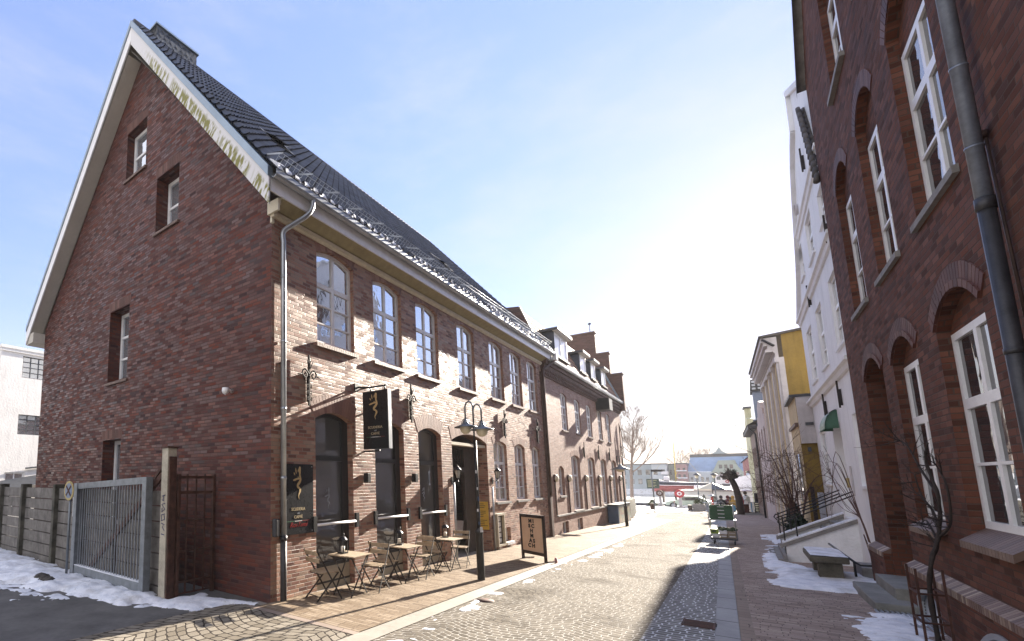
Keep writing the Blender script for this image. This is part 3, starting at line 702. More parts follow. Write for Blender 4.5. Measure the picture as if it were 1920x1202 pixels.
# roof
SL = Vector((AP[0]-.38+.05, 0, 13.85-7.29)); RE0 = Vector((.40, 0, 7.27)); LS = SL.length; sdv = SL.normalized(); snv = Vector((-sdv.z, 0, sdv.x)); snv = snv if snv.z > 0 else -snv
RID = RE0+SL
y0r, y1r = -.36, L1+.15
mb = MB(); cs = .3; nc = int(LS/cs); tw = .25; nt_ = int((y1r-y0r)/tw); ns = 5
prof = [(0, .012), (.2, .0), (.42, .0), (.6, .018), (.8, .045), (1, .012)]
for c in range(nc+1):
    s0, s1 = c*cs, min((c+1)*cs+.05, LS); 
    if s0 >= LS-.05: break
    for k in range(nt_):
        ya = y0r+k*tw; b = len(mb.v)
        for (s_, lift) in ((s0, .045), (s1, .0), ):
            for q, h in prof: mb.v.append(RE0+sdv*s_+snv*(lift+h*2.0)+Vector((0, ya+q*tw, 0)))
        n6 = len(prof)
        for q, h in prof: mb.v.append(RE0+sdv*s0+snv*(.0+h*2.0)+Vector((0, ya+q*tw, 0)))
        for i in range(n6-1):
            mb.f.append([b+i, b+i+1, b+n6+i+1, b+n6+i]); mb.f.append([b+i, b+i+1, b+2*n6+i+1, b+2*n6+i])
roof = mb.build('roof', 'glazed_tile', H1)
LR = Vector((-11.15, 0, 6.95))
mb = MB(); d = -.1
mb.add([RE0+snv*d+Vector((0, y, 0)) for y in (y0r+.02, y1r)]+[RID+Vector((0, y, -.14)) for y in (y0r+.02, y1r)]+[LR+Vector((0, y, -.1)) for y in (y0r+.02, y1r)], [(0, 1, 3, 2), (2, 3, 5, 4)])
mb.add([RID+Vector((0, y, .0)) for y in (y0r, y1r)]+[LR+Vector((0, y, .05)) for y in (y0r, y1r)], [(0, 1, 3, 2)])
mb.build('roof_deck', 'grey_soffit', H1)
MB().tube([RID+Vector((0, y0r, .03)), RID+Vector((0, y1r, .03))], .11, 10).build('ridge_tiles', 'glazed_tile', roof)
# barge boards on the lane side with metal capping
def rake(a, b, h, y0, y1, dz=0):
    A, B = Vector(a), Vector(b); o = Vector((0, 0, h))
    return MB().add([A+Vector((0, y0, dz)), B+Vector((0, y0, dz)), B+Vector((0, y0, dz-h)), A+Vector((0, y0, dz-h)), A+Vector((0, y1, dz)), B+Vector((0, y1, dz)), B+Vector((0, y1, dz-h)), A+Vector((0, y1, dz-h))],
                    [(0, 1, 2, 3), (4, 5, 6, 7), (0, 1, 5, 4), (3, 2, 6, 7), (0, 3, 7, 4), (1, 2, 6, 5)])
ra, rb, rc = Vector((.33, 0, 7.30)), Vector((RID.x, 0, RID.z+.02)), Vector((LR.x, 0, LR.z+.02))
rake(ra, rb, .52, -.40, -.365, -.12).build('barge_board', 'barge_board', H1)
rake(rb, rc, .42, -.40, -.365, -.12).build('barge_board', 'white_paint', H1)
rake(ra, rb, .2, -.425, -.30, .06).build('verge_capping', 'flashing', H1); rake(rb, rc, .16, -.425, -.30, .06).build('verge_capping', 'flashing', H1)
# boxed soffit under the rear rake and its return
mb = MB(); A, B = Vector((-5.0, 0, 13.3)), Vector((LR.x+.1, 0, LR.z-.12))
mb.add([A+Vector((0, -.36, -.25)), B+Vector((0, -.36, -.25)), B+Vector((0, .0, -.25)), A+Vector((0, 0, -.25))], [(0, 1, 2, 3)])
mb.add([Vector((-4.9, -.36, 13.1)), Vector((.3, -.36, 6.95)), Vector((.3, 0, 6.95)), Vector((-4.9, 0, 13.1))], [(0, 1, 2, 3)]).build('verge_soffit', 'grey_soffit', H1)
MB().box(-11.2, -10.6, -.36, L1, 6.42, 6.75).build('rear_eaves_box', 'grey_soffit', H1)
# roof furniture
sg = MB(); gy = -.25
P0 = lambda s, h, y: RE0+sdv*s+snv*h+Vector((0, y, 0))
for h in (.08, .2, .27): sg.tube([P0(.22, h, -.25), P0(.22, h, L1+.1)], .006, 5)
y = -.25
while y < L1+.1:
    sg.bar(P0(.22, .04, y), P0(.22, .27, y), .007); y += .11
y = -.2
while y < L1: sg.bar(P0(.22, .28, y), P0(.62, .07, y), .012, .03); y += .8
sg.build('snow_guard', 'zinc_dull', roof)
def roofwin(y0, y1, s0, s1, op):
    w_ = MB(); 
    for a, b, c, d in ((y0, y1, s0, s0+.07), (y0, y1, s1-.07, s1), (y0, y0+.07, s0, s1), (y1-.07, y1, s0, s1)):
        w_.add([P0(s, h, y) for h in (.02, .13) for (s, y) in ((c, a), (d, a), (d, b), (c, b))], [(0, 1, 2, 3), (4, 5, 6, 7), (0, 1, 5, 4), (1, 2, 6, 5), (2, 3, 7, 6), (3, 0, 4, 7)])
    o = w_.build('roof_window', 'dark_slate', roof)
    MB().add([P0(s0+.06, .1+op, y0+.06), P0(s0+.06, .1+op, y1-.06), P0(s1-.06, .1, y1-.06), P0(s1-.06, .1, y0+.06)], [(0, 1, 2, 3)]).build('pane', 'pane', o)
roofwin(1.35, 2.15, 3.0, 3.75, .12); roofwin(8.9, 9.7, 2.2, 3.0, .1)
lump = MB(); random.seed(5); y = -.3
while y < L1+.2:       # snow sliding against the guard
    h = max(0, noise.noise(Vector((y*1.1, 3, 1)))*.5+.55)*(.75 if y < 9 else 1)*.1; wd = random.uniform(.05, .13)
    if h > .03 and random.random() < .93:
        b = len(lump.v); n6 = 6
        for k in range(2):
            for j in range(n6):
                a = math.pi*j/(n6-1); lump.v.append(P0(.16-.17*math.cos(a)*random.uniform(.7, 1.3), .065+h*1.05*math.sin(a)*random.uniform(.5, 1.3), y+k*wd))
        for j in range(n6-1): lump.f.append([b+j, b+j+1, b+n6+j+1, b+n6+j])
        lump.f.append(list(range(b, b+n6))); lump.f.append(list(range(b+n6, b+2*n6)))
    y += wd*.8
prop(lump.build('roof_snow', 'snow', roof), kind='stuff')
# slate clad chimney astride the ridge
ch = MB().box(-5.35, -4.45, .12, 1.38, 12.6, 13.9); chim = ch.build('chimney', 'dark_slate', H1)
sl = MB()
for r in range(7):
    for k in range(7):
        y = .1+k*.17+(.085 if r % 2 else 0); z = 12.75+r*.165
        sl.add([(-4.44+.002*k % .004, y, z+.09), (-4.435, y+.085, z), (-4.435, y+.17, z+.09), (-4.445, y+.17, z+.2), (-4.445, y, z+.2)], [(0, 1, 2, 3, 4)])
        if y < .9: 
            x = -5.35+(y-.1)*1.0; sl.add([(x, .11, z+.09), (x+.085, .105, z), (x+.17, .105, z+.09), (x+.17, .115, z+.2), (x, .115, z+.2)], [(0, 1, 2, 3, 4)])
sl.build('slate_cladding', 'slate_shingle', chim); MB().box(-5.4, -4.4, .07, 1.43, 13.9, 13.95).build('chimney_cap', 'flashing', chim)
# gable windows, deep in the wall
for i, (a, b, c, d) in enumerate(gw):
    wnd = window(H1, FG, a, b, c, d, 0, .21 if i == 0 else .32, cols=1, rows=(3 if i == 2 else 2), f=.09, bar=.06)
    brick_sill(wnd, FG, a-.05, b+.05, c-.005, -.3, .05, 'dark_sill_brick', h=.06)
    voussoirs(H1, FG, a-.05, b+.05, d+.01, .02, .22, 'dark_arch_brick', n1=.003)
# rain pipe at the corner
yp = .24; pn = .065
pp = MB().tube(catmull([FA(yp+.45, .39, 7.2), FA(yp+.44, .38, 7.02), FA(yp+.36, .32, 6.86), FA(yp+.15, .18, 6.66), FA(yp, pn, 6.5), FA(yp, pn, 6.3)], 5)+[FA(yp, pn, 1.0)], .05, 12)
for z in (5.6, 4.4, 3.2, 2.0): pp.tube([FA(yp, pn, z), FA(yp, pn, z+.05)], .057, 12)
pp.build('downpipe', 'zinc', H1); MB().tube([FA(yp, pn, 1.02), FA(yp, pn, -.2)], .056, 12).tube([FA(yp, pn, .98), FA(yp, pn, 1.06)], .066, 12).build('standpipe', 'dark_pipe', H1)
MB().bev(.003, .1, .02, .13, 1.05, 1.35, .03).build('meter_box', 'dark_pipe', H1)
yq = 15.62
MB().tube(catmull([FA(yq+.75, .39, 7.2), FA(yq+.72, .37, 6.95), FA(yq+.45, .24, 6.72), FA(yq+.05, .12, 6.5), FA(yq, .1, 6.3)], 5)+[FA(yq, .1, 1.3)], .05, 10).build('downpipe', 'rust_pipe', H1)
MB().bev(.33, .5, yq+.63, yq+.87, 6.95, 7.25, .02).build('rain_hopper', 'white_paint', H1)
MB().obox(FA, yq-.14, yq+.1, .004, .1, -.7, 1.35).obox(FA, yq-.1, yq+.07, .004, .07, 1.35, 6.4).build('party_pipe_casing', 'rust_pipe', H1)
MB().tube([FA(9.62, .05, -.2), FA(9.62, .05, 1.75)], .03).build('standpipe', 'zinc', H1); MB().tube([FA(6.9, .05, -.2), FA(6.9, .05, 1.9)], .03).build('standpipe', 'zinc', H1)
# ornate wall anchors
def anchor(parent, F, u, z, h=.9, orn=True):
    a = MB().bar(F(u, .06, z-h*.6), F(u, .06, z+h*.4), .035)
    a.obox(F, u-.008, u+.008, .003, .075, z-h*.52, z+.06)
    if orn:
        for s in (-1, 1):
            P = catmull([(s*.01, .02), (s*.12, .1), (s*.2, .02), (s*.12, -.06), (s*.07, .0), (s*.12, .04)], 4)
            a.tube([F(u+p.x, .07, z+p.y) for p in P], .016, 5); a.tube([F(u+s*.18, .07, z), F(u+s*.33, .08, z-.03)], .012, 5)
            for q in (.2, .32, .44): a.tube([F(u, .06, z-q), F(u+s*.06, .07, z-q-.04), F(u+s*.05, .07, z-q+.03)], .01, 5)
        for k in (-.05, 0, .05): a.tube([F(u, .06, z+.08), F(u+k*1.6, .1, z+.26)], .012, 5)
    a.build('wall_anchor', 'iron', parent)
for u in (.93, 4.72, 11.0, 14.55): anchor(H1, FA, u, 3.93, .95)
cm = MB().tube([FG(-1.03, 0, 3.62), FG(-1.03, .1, 3.66), FG(-1.03, .14, 3.62)], .022, 8); cm.lathe([(.0, .07), (.06, .06), (.065, 0), (.05, -.04), (0, -.07)], FG(-1.03, .17, 3.62)); cm.build('security_camera', 'white_paint', H1)
fl = MB().lathe([(.0, .05), (.055, .04), (.06, -.03), (.0, -.05)], FA(3.1, .13, 3.55), axis='x').bar(FA(3.1, 0, 3.5), FA(3.1, .12, 3.54), .03); fl.build('flood_lamp', 'white_paint', H1)
# ------------------------------------------------------------------ second brick house with mansard roof
Y2, Y3 = 15.72, 32.9
H2 = thing('brick_house', 'long brick house with dormers, stepped gable and tall ground floor doors', 'house', (0, Y2, gz0(Y2)))
u2_ = [(18.4, 19.45), (20.85, 21.95), (23.3, 24.4), (25.95, 27.0), (28.4, 29.4)]
dr_ = [(19.5, 21.1), (22.75, 24.3), (25.75, 27.25), (28.75, 30.2)]
sw_ = (17.3, 18.15); ce_ = [(17.35, 18.3), (19.85, 20.8)]
holes, hd = [], []
for a, b in u2_: holes.append(arch(a, b, 4.2, 5.82, .1)); hd.append(.1)
for a, b in dr_: holes.append(arch(a, b, .56, 2.97, .14)); hd.append(.17)
holes.append(arch(sw_[0], sw_[1], 1.28, 2.42, .14)); hd.append(.17)
for a, b in ce_: holes.append(arch(a, b, -.38, .17, 0)); hd.append(.2)
MB().holed(FA, [(Y2, -1.2), (Y3, -1.2), (Y3, 6.5), (Y2, 6.5)], holes, 0, 0, hd).build('front_wall', 'far_brick', H2)
MB().add([(0, Y3, -1.2), (-9, Y3, -1.2), (-9, Y3, 6.5), (0, Y3, 6.5), (-9, Y2, -1.2), (-9, Y2, 6.5)], [(0, 1, 2, 3), (1, 4, 5, 2)]).build('rear_wall', 'shade_brick', H2)
for a, b in u2_:
    wnd = window(H2, FA, a, b, 4.2, 5.82, .1, .06, zt=5.3, mat='white_paint', f=.07)
    MB().obox(FA, a-.05, b+.05, -.12, .05, 4.12, 4.19).build('sill', 'dark_sill_brick', wnd); voussoirs(H2, FA, a, b, 5.82, .1, .22, 'arch_brick')
for a, b in dr_:
    wnd = window(H2, FA, a, b, .56, 2.97, .14, .11, zt=2.15, rows=2, f=.09); wnd.name = 'glazed_door'
    MB().obox(FA, a-.04, b+.04, -.25, .07, .48, .555).build('sill', 'coping_stone', wnd); voussoirs(H2, FA, a, b, 2.97, .14, .24, 'arch_brick')
wnd = window(H2, FA, sw_[0], sw_[1], 1.28, 2.42, .14, .11, cols=1, rows=3, f=.07); MB().obox(FA, sw_[0]-.05, sw_[1]+.05, -.2, .05, 1.2, 1.275).build('sill', 'coping_stone', wnd)
for a, b in ce_:
    wnd = window(H2, FA, a, b, -.38, .17, 0, .12, cols=1, rows=1, f=.06); MB().obox(FA, a-.05, b+.05, -.1, .12, -.45, -.385).build('sill', 'snow', wnd)
MB().obox(FA, 16.6, 30.6, .003, .06, .43, .49).build('string_course', 'coping_stone', H2)
mb = MB()
for k, (x, z0, z1) in enumerate(((.05, 6.3, 6.45), (.1, 6.453, 6.6), (.15, 6.603, 6.75), (.22, 6.753, 6.95))): mb.box(.003, x, Y2+.02, Y3+.1, z0, z1)
y = Y2+.1
while y < Y3: mb.box(.051, .1, y, y+.12, 6.36, 6.45).box(.101, .15, y+.1, y+.22, 6.5, 6.6); y += .24
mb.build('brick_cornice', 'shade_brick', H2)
MB().add([(x, y, z) for y in (Y2+.3, Y3+.2) for x, z in ((.2, 7.0), (.22, 6.93), (.3, 6.9), (.36, 6.95), (.37, 7.05), (.2, 7.05))], [(i, (i+1) % 6, 6+(i+1) % 6, 6+i) for i in range(6)]+[tuple(range(6)), tuple(range(6, 12))]).build('gutter', 'zinc_dull', H2)
mx = lambda z: .18-(z-7.04)*.40
rf = MB(); n = 10                     # steep tiled slope in courses
for k in range(n):
    z0, z1 = 7.04+k*2.33/n, 7.04+(k+1)*2.33/n
    rf.add([(mx(z0)+.03, Y2-.0, z0), (mx(z0)+.03, Y3-.5, z0), (mx(z1), Y3-.5, z1), (mx(z1), Y2, z1), (mx(z0), Y2, z0), (mx(z0), Y3-.5, z0)], [(0, 1, 2, 3), (0, 1, 5, 4)])
rf.add([(mx(9.37), Y2, 9.37), (mx(9.37), Y3-.5, 9.37), (-5, Y3-.5, 10.2), (-5, Y2, 10.2), (-9, Y3-.5, 7), (-9, Y2, 7)], [(0, 1, 2, 3), (3, 2, 4, 5)])
roof2 = rf.build('roof', 'red_roof_tile', H2)
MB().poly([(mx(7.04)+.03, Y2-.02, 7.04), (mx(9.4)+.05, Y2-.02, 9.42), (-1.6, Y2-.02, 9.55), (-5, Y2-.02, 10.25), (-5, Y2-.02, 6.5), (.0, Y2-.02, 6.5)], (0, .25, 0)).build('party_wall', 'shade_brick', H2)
MB().bar((-.35, Y2-.05, 7.6), (-1.55, Y2-.05, 9.3), .06, .12).build('flashing', 'flashing', roof2)
MB().bar((mx(7.2)+.05, Y2+.1, 7.1), (mx(9.4)+.07, Y2+.1, 9.44), .12, .05).build('verge_tiles', 'cream_paint', roof2)
for i, (a, b, zt) in enumerate(((17.9, 20.05, 8.66), (22.5, 23.75, 8.5), (24.95, 26.05, 8.5), (27.6, 28.8, 8.5))):
    z0 = 7.55; xf = .06
    FD = FR((xf, 0, 0), (0, 1, 0), (1, 0, 0))
    d = MB().add([(xf, y, z) for y in (a, b) for z in (z0, zt)]+[(mx(z0), y, z0) for y in (a, b)]+[(mx(zt)-.3, y, zt) for y in (a, b)], [(0, 1, 6, 4), (2, 3, 7, 5), (1, 3, 7, 6)]).build('dormer', 'dormer_slate', H2)
    wnd = window(d, FD, a, b, z0, zt, 0, .0, cols=2 if i == 0 else 1, rows=1, f=.1, mul=.12, pane='lit_pane')
    MB().add([(x, y, z) for z in (zt+.02, zt+.14) for x, y in ((xf+.22, a-.15), (xf+.22, b+.15), (-.95, b+.15), (-.95, a-.15))], [(0, 1, 2, 3), (4, 5, 6, 7), (0, 1, 5, 4), (1, 2, 6, 5), (2, 3, 7, 6), (3, 0, 4, 7)]).build('dormer_roof', 'dark_slate', d)
    MB().box(xf-.02, xf+.2, a-.13, b+.13, zt-.02, zt+.015).build('dormer_eaves', 'grey_soffit', d)
    MB().box(xf-.05, xf+.08, a-.04, b+.04, z0-.09, z0-.01).build('sill', 'dark_wood', d)
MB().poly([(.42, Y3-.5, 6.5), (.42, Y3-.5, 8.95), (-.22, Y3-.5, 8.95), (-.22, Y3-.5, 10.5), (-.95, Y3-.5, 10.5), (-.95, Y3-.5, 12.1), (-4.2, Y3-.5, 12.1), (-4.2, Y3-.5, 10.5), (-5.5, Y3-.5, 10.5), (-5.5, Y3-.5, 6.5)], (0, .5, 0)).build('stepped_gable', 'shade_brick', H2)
for a, b, z in ((-.26, .47, 8.95), (-1.0, -.18, 10.5), (-4.25, -.9, 12.1)): MB().box(a, b, Y3-.55, Y3+.05, z+.002, z+.09).build('gable_coping', 'dark_sill_brick', H2)
MB().tube([(-1.25, Y3-.25, 12.15), (-1.25, Y3-.25, 12.75)], .025, 6).lathe([(0, .12), (.1, .06), (.1, .0), (0, -.06)], (-1.25, Y3-.25, 12.8), 8).build('finial', 'iron', H2)
MB().bar((mx(7.1), Y3-.58, 7.1), (mx(9.3), Y3-.58, 9.35), .1, .2).build('flashing', 'flashing', roof2)
for u in (21.95, 25.25, 28.2): anchor(H2, FA, u, 3.5, .8, False)
MB().obox(FA, 25.9, 26.9, .003, .62, 5.85, 6.5).build('vent_box', 'dark_slate', H2); MB().obox(FA, 25.75, 25.85, .003, .66, 5.85, 6.5).obox(FA, 25.85, 25.9, .05, .58, 5.9, 6.45).build('vent_cheek', 'black_metal', H2)
hs = MB().bar(FA(32.0, .06, 4.0), FA(32.0, .06, 5.6), .035)
hs.tube([FA(31.6, .1, 4.1), FA(31.75, .12, 5.0), FA(32.0, .06, 5.55), FA(32.3, .12, 5.0), FA(32.45, .1, 4.1)], .02, 5)
for z in (3.75, 4.1): hs.bar(FA(31.5, .1, z), FA(32.6, .1, z), .04)
for u in (31.5, 32.6, 31.9, 32.2): hs.bar(FA(u, .1, 3.4), FA(u, .1, 4.1), .03)
hs.build('hanging_bracket', 'rusty_iron', H2)

# ------------------------------------------------------------------ dark brick house, right
H3 = thing('brick_house', 'tall dark red brick house close on the right with white framed arched windows', 'house', (7.75, 10.3, gz0(10.3)))
rows3 = [(7.38, 8.72), (4.95, 6.3), (2.35, 3.9), (-3.6, -2.1)]
low3 = [(4.9, 6.35), (2.33, 3.93), (-.8, .9), (-3.7, -2.1)]; dor3 = (7.1, 8.7)
holes, hd = [], []
for a, b in rows3: holes.append(arch(a, b, 5.22, 7.75, .38)); hd.append(.2)
for a, b in ((6.2, 7.6), (3.3, 4.7)): holes.append(arch(a, b, 9.3, 11.4, .3)); hd.append(.2)
for a, b in low3: holes.append(arch(a, b, 1.28, 3.78, .32)); hd.append(.22)
holes.append(arch(dor3[0], dor3[1], -.25, 3.85, .34)); hd.append(.75)
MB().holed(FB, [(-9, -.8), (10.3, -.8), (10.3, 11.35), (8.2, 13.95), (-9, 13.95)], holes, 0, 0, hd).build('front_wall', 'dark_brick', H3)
MB().add([(7.75, 10.3, -.8), (13, 10.3, -.8), (13, 10.3, 11.35), (7.75, 10.3, 11.35)], [(0, 1, 2, 3)]).build('side_wall', 'dark_brick', H3)
MB().add([(7.6, 10.45, 11.3), (7.6, 8.1, 14.2), (13, 8.1, 14.2), (13, 10.45, 11.3), (7.6, 10.45, 11.15), (7.6, 8.1, 14.05)], [(0, 1, 2, 3), (0, 1, 5, 4)]).build('roof', 'old_tile', H3)
def frame3(u0, u1, z0, zf, zs, rise, rec, cols, zt, rows):
    wnd = window(H3, FB, u0+.02, u1-.02, z0, zf, 0, rec, zt=zt, cols=cols, rows=rows, f=.085, mul=.1, tr=.12, bar=.035, pane='dark_pane')
    out = [(u0, zf), (u1, zf)]+[(u1+(u0-u1)*i/10, archz(u1+(u0-u1)*i/10, u0, u1, zs, rise)) for i in range(11)]
    MB().holed(FB, out, [], -rec-.01).build('tympanum', 'dark_brick', wnd)
    return wnd
for a, b in rows3:
    wnd = frame3(a, b, 5.22, 7.48, 7.75, .38, .1, 2, 6.72, 2)
    MB().add([FB(u, n, z) for (n, z) in ((-.13, 5.25), (.05, 5.2), (.05, 5.12), (-.13, 5.12)) for u in (a-.08, b+.08)], [(0, 1, 3, 2), (2, 3, 5, 4), (4, 5, 7, 6), (0, 2, 4, 6), (1, 3, 5, 7)]).build('sill', 'coping_stone', wnd)
    voussoirs(H3, FB, a, b, 7.75, .38, .24, 'dark_arch_brick', n1=.012)
for a, b in ((6.2, 7.6), (3.3, 4.7)):
    wnd = frame3(a, b, 9.3, 11.1, 11.4, .3, .1, 2, 10.5, 2); MB().obox(FB, a-.08, b+.08, -.3, .07, 9.2, 9.29).build('sill', 'coping_stone', wnd)
for i, (a, b) in enumerate(low3):
    wnd = frame3(a, b, 1.42, 3.72, 3.78, .32, .1, 2, 2.86, 2)
    brick_sill(wnd, FB, a+.005, b-.005, 1.44, -.13, .1, 'dark_sill_brick', h=.08, drop=.17, bw=.09)
    voussoirs(H3, FB, a, b, 3.78, .32, .27, 'dark_arch_brick', n1=.012); voussoirs(H3, FB, a-.0, b+.0, 3.78, .32, .085, 'dark_arch_brick', n1=.03, bw=.12, name='hood_mould')
voussoirs(H3, FB, dor3[0], dor3[1], 3.85, .34, .27, 'dark_arch_brick', n1=.012); voussoirs(H3, FB, dor3[0], dor3[1], 3.85, .34, .085, 'dark_arch_brick', n1=.03, bw=.12, name='hood_mould')
MB().holed(FB, arch(dor3[0], dor3[1], -.25, 3.85, .34), [[(7.3, .1), (8.5, .1), (8.5, 2.3), (7.3, 2.3)]], -.7, .06).build('door', 'door_dark', H3)
MB().obox(FB, 7.1, 8.7, -.9, -.8, -.3, 4.3).build('hall', 'room_dark', H3)
anchor(H3, FB, .72, 6.55, .6, False)
# plinth with chamfered brick-on-edge cap
vents = [(5.3, 6.5), (2.35, 3.7)]
def plinth(u0, u1, hs):
    MB().holed(FB, [(u0, -.8), (u1, -.8), (u1, .58), (u0, .58)], [arch(a, b, -.3, .18, .2) for a, b in hs], .1, .1, [.08]*len(hs)).build('plinth', 'dark_brick', H3)
    brick_sill(H3, FB, u0, u1, .68, .0, .115, 'plinth_brick', h=.09, drop=.08, bw=.075, name='plinth_cap')
plinth(-9, 7.02, vents); plinth(8.78, 10.3, [])
for a, b in vents:
    out = arch(a, b, -.3, .18, .2); ins = arch(a+.07, b-.07, -.3+.02, .18-.05, .19)
    v = MB().holed(FB, out, [ins], .115, .05).build('cellar_vent', 'zinc', H3)
    mb = MB(); z = -.25
    while z < .33: mb.add([FB(u, n, zz) for u in (a+.06, b-.06) for n, zz in ((.07, z), (.04, z+.035))], [(0, 1, 3, 2)]); z += .045
    mb.build('louvre', 'zinc_dull', v); MB().obox(FB, a, b, .0, .02, -.35, .4).build('vent_back', 'room_dark', v)
PQ = 1.39
pp = MB().tube([FB(PQ, .11, 14), FB(PQ, .11, 4.4)], .052, 14)
for z in (6.9, 5.75, 4.95): pp.tube([FB(PQ, .11, z), FB(PQ, .11, z+.02)], .057, 14)
pp.build('downpipe', 'blue_grey_pipe', H3); MB().tube([FB(PQ, .11, 4.42), FB(PQ, .11, -.3)], .052, 14).tube([FB(PQ, .11, 4.36), FB(PQ, .11, 4.47)], .06, 14).tube([FB(PQ, .11, 3.05), FB(PQ, .11, 3.1)], .057, 14).build('standpipe', 'dark_pipe', H3)
MB().tube([FB(1.48, .02, 5.1), FB(1.4, .02, 3.2)], .012, 6).lathe([(0, .04), (.05, .03), (.05, -.02), (0, -.03)], FB(1.5, .04, 5.1), 8, 'x').build('cable_conduit', 'rust_pipe', H3)
st = thing('door_step', 'grey stone block step before the arched door of the dark brick house', 'step', (7.45, 7.3, gz0(7.3)))
MB().bev(7.2, 7.66, 6.5, 8.75, -.4, .02, .015).build('lower_step', 'step_stone', st); MB().bev(7.5, 8.3, 7.02, 8.75, -.4, .2, .015).build('upper_step', 'step_stone', st)

# ------------------------------------------------------------------ white gabled house
H4 = thing('white_house', 'tall white plastered house with curved gable, green door hood and entrance stair', 'house', (7.85, 15, gz0(15)))
def gable_outline():
    return [(10.36, -.8), (19.6, -.8), (19.6, 7.75), (18.9, 8.15), (18.2, 8.6), (17.4, 9.25), (16.7, 10.1), (16.0, 11.0), (15.3, 11.7), (14.6, 12.1), (14.1, 12.3), (14.05, 13.45), (13.2, 13.15), (11.2, 11.95), (10.36, 11.45)]
w4 = [(16.85, 18.35, 5.2, 6.98), (14.05, 15.4, 5.2, 6.98), (11.0, 12.3, 5.2, 6.98), (10.75, 12.0, 8.32, 9.2), (16.35, 17.3, 8.55, 9.6), (13.55, 14.9, 8.32, 9.6), (17.0, 18.65, 1.82, 3.55), (10.55, 11.75, 1.82, 3.5)]
holes = [arch(a, b, c, d, 0) for a, b, c, d in w4]+[arch(13.75, 15.35, .9, 3.5, 0)]
MB().holed(FW, gable_outline(), holes, 0, .35, [.1]*len(w4)+[.35]).build('front_wall', 'house_white', H4)
MB().add([(7.85, 19.6, -.8), (16, 19.6, -.8), (16, 19.6, 7.7), (7.85, 19.6, 7.7)], [(0, 1, 2, 3)]).build('side_wall', 'house_white', H4)
MB().add([(8.1, 10.4, 8.8), (8.1, 14.2, 12.4), (16, 14.2, 12.4), (16, 10.4, 8.8), (8.1, 19.6, 7.6), (16, 19.6, 7.6)], [(0, 1, 2, 3), (1, 4, 5, 2)]).build('roof', 'old_tile', H4)
for a, b, c, d in w4:
    wnd = window(H4, FW, a, b, c, d, 0, .06, zt=c+(d-c)*.58, rows=2, f=.07, mul=.08)
    MB().obox(FW, a-.04, b+.04, -.05, .05, c-.06, c-.004).build('sill', 'house_white', wnd)
def band(z, u0, u1, p=.1):
    MB().add([FW(u, n, zz) for u in (u0, u1) for n, zz in ((.003, z-.12), (p*.4, z-.1), (p*.6, z), (p, z+.03), (p, z+.1), (.003, z+.14))], [(i, i+1, 7+i, 6+i) for i in range(5)]+[tuple(range(6)), tuple(range(6, 12))]).build('string_course', 'house_white', H4)
band(4.62, 10.37, 19.7, .14); band(7.62, 10.4, 19.55, .12); band(9.85, 10.5, 16.6, .1)
mb = MB().add([FW(u, n, z) for n in (-.38, .1) for u, z in ((10.9, 11.83), (14.2, 13.47), (14.2, 13.66), (10.9, 12.0))], [(0, 1, 2, 3), (4, 5, 6, 7), (0, 1, 5, 4), (1, 2, 6, 5), (2, 3, 7, 6), (3, 0, 4, 7)]); mb.build('gable_cap', 'house_white', H4)
mb = MB(); go = gable_outline()[2:12]
for (a, b), (c, d) in zip(go, go[1:]): mb.bar(FW(a, .05, b-.03), FW(c, .05, d-.03), .1, .1)
mb.build('gable_moulding', 'house_white', H4)
mb = MB()
for k in range(13):       # old tiles along the near verge
    t0, t1 = k/13, (k+1)/13; a = (10.25+1.5*t0, 8.85+2.75*t0); b = (10.25+1.5*t1, 8.85+2.75*t1)
    mb.tube([FW(a[0], .16-.05*t0, a[1]), FW(b[0]-.02, .13, b[1]+.03)], [.06, .045], 7).tube([FW(a[0]+.1, .02, a[1]), FW(b[0]+.1, .02, b[1]+.03)], [.06, .045], 7)
mb.build('verge_tiles', 'old_tile', H4)
MB().lathe([(0, .01), (.16, .005), (.19, -.05), (.17, -.07)], FW(15.9, .0, 10.55), 16, 'x').build('oculus', 'trim_grey', H4)
for u, z in ((10.95, 8.0), (15.8, 7.7), (13.1, 10.9), (15.75, 4.25), (12.7, 4.2)): anchor(H4, FW, u, z, .7, False)
# door with green quarter round hood
MB().holed(FW, arch(13.75, 15.35, .9, 3.5, 0), [[(13.95, 1.0), (15.15, 1.0), (15.15, 2.7), (13.95, 2.7)]], -.25, .06).build('door', 'house_white', H4); MB().obox(FW, 13.75, 15.35, -.34, -.3, .9, 3.5).build('door_leaf', 'trim_grey', H4)
mb = MB(); n = 8
for u in (13.95, 15.15):
    mb.add([FW(u, .0, 3.35)]+[FW(u, .26*math.sin(1.57*k/n), 3.35+.5*math.cos(1.57*k/n)) for k in range(n+1)], [tuple(range(n+2))])
mb.add([FW(u, r*.52*math.sin(1.57*k/n), 3.35+r*math.cos(1.57*k/n)) for r in (.52, .46) for u in (13.93, 15.17) for k in range(n+1)], [(k, k+1, n+2+k, n+1+k) for k in range(n)]+[(2*n+2+k, 2*n+3+k, 3*n+4+k, 3*n+3+k) for k in range(n)])
mb.build('door_hood', 'green_canopy', H4)
MB().obox(FW, 13.5, 13.62, .005, .05, 1.75, 2.0).build('name_plate', 'old_yellow', H4); MB().obox(FW, 12.9, 13.0, .005, .03, 1.55, 2.3).build('notice_frame', 'trim_grey', H4)
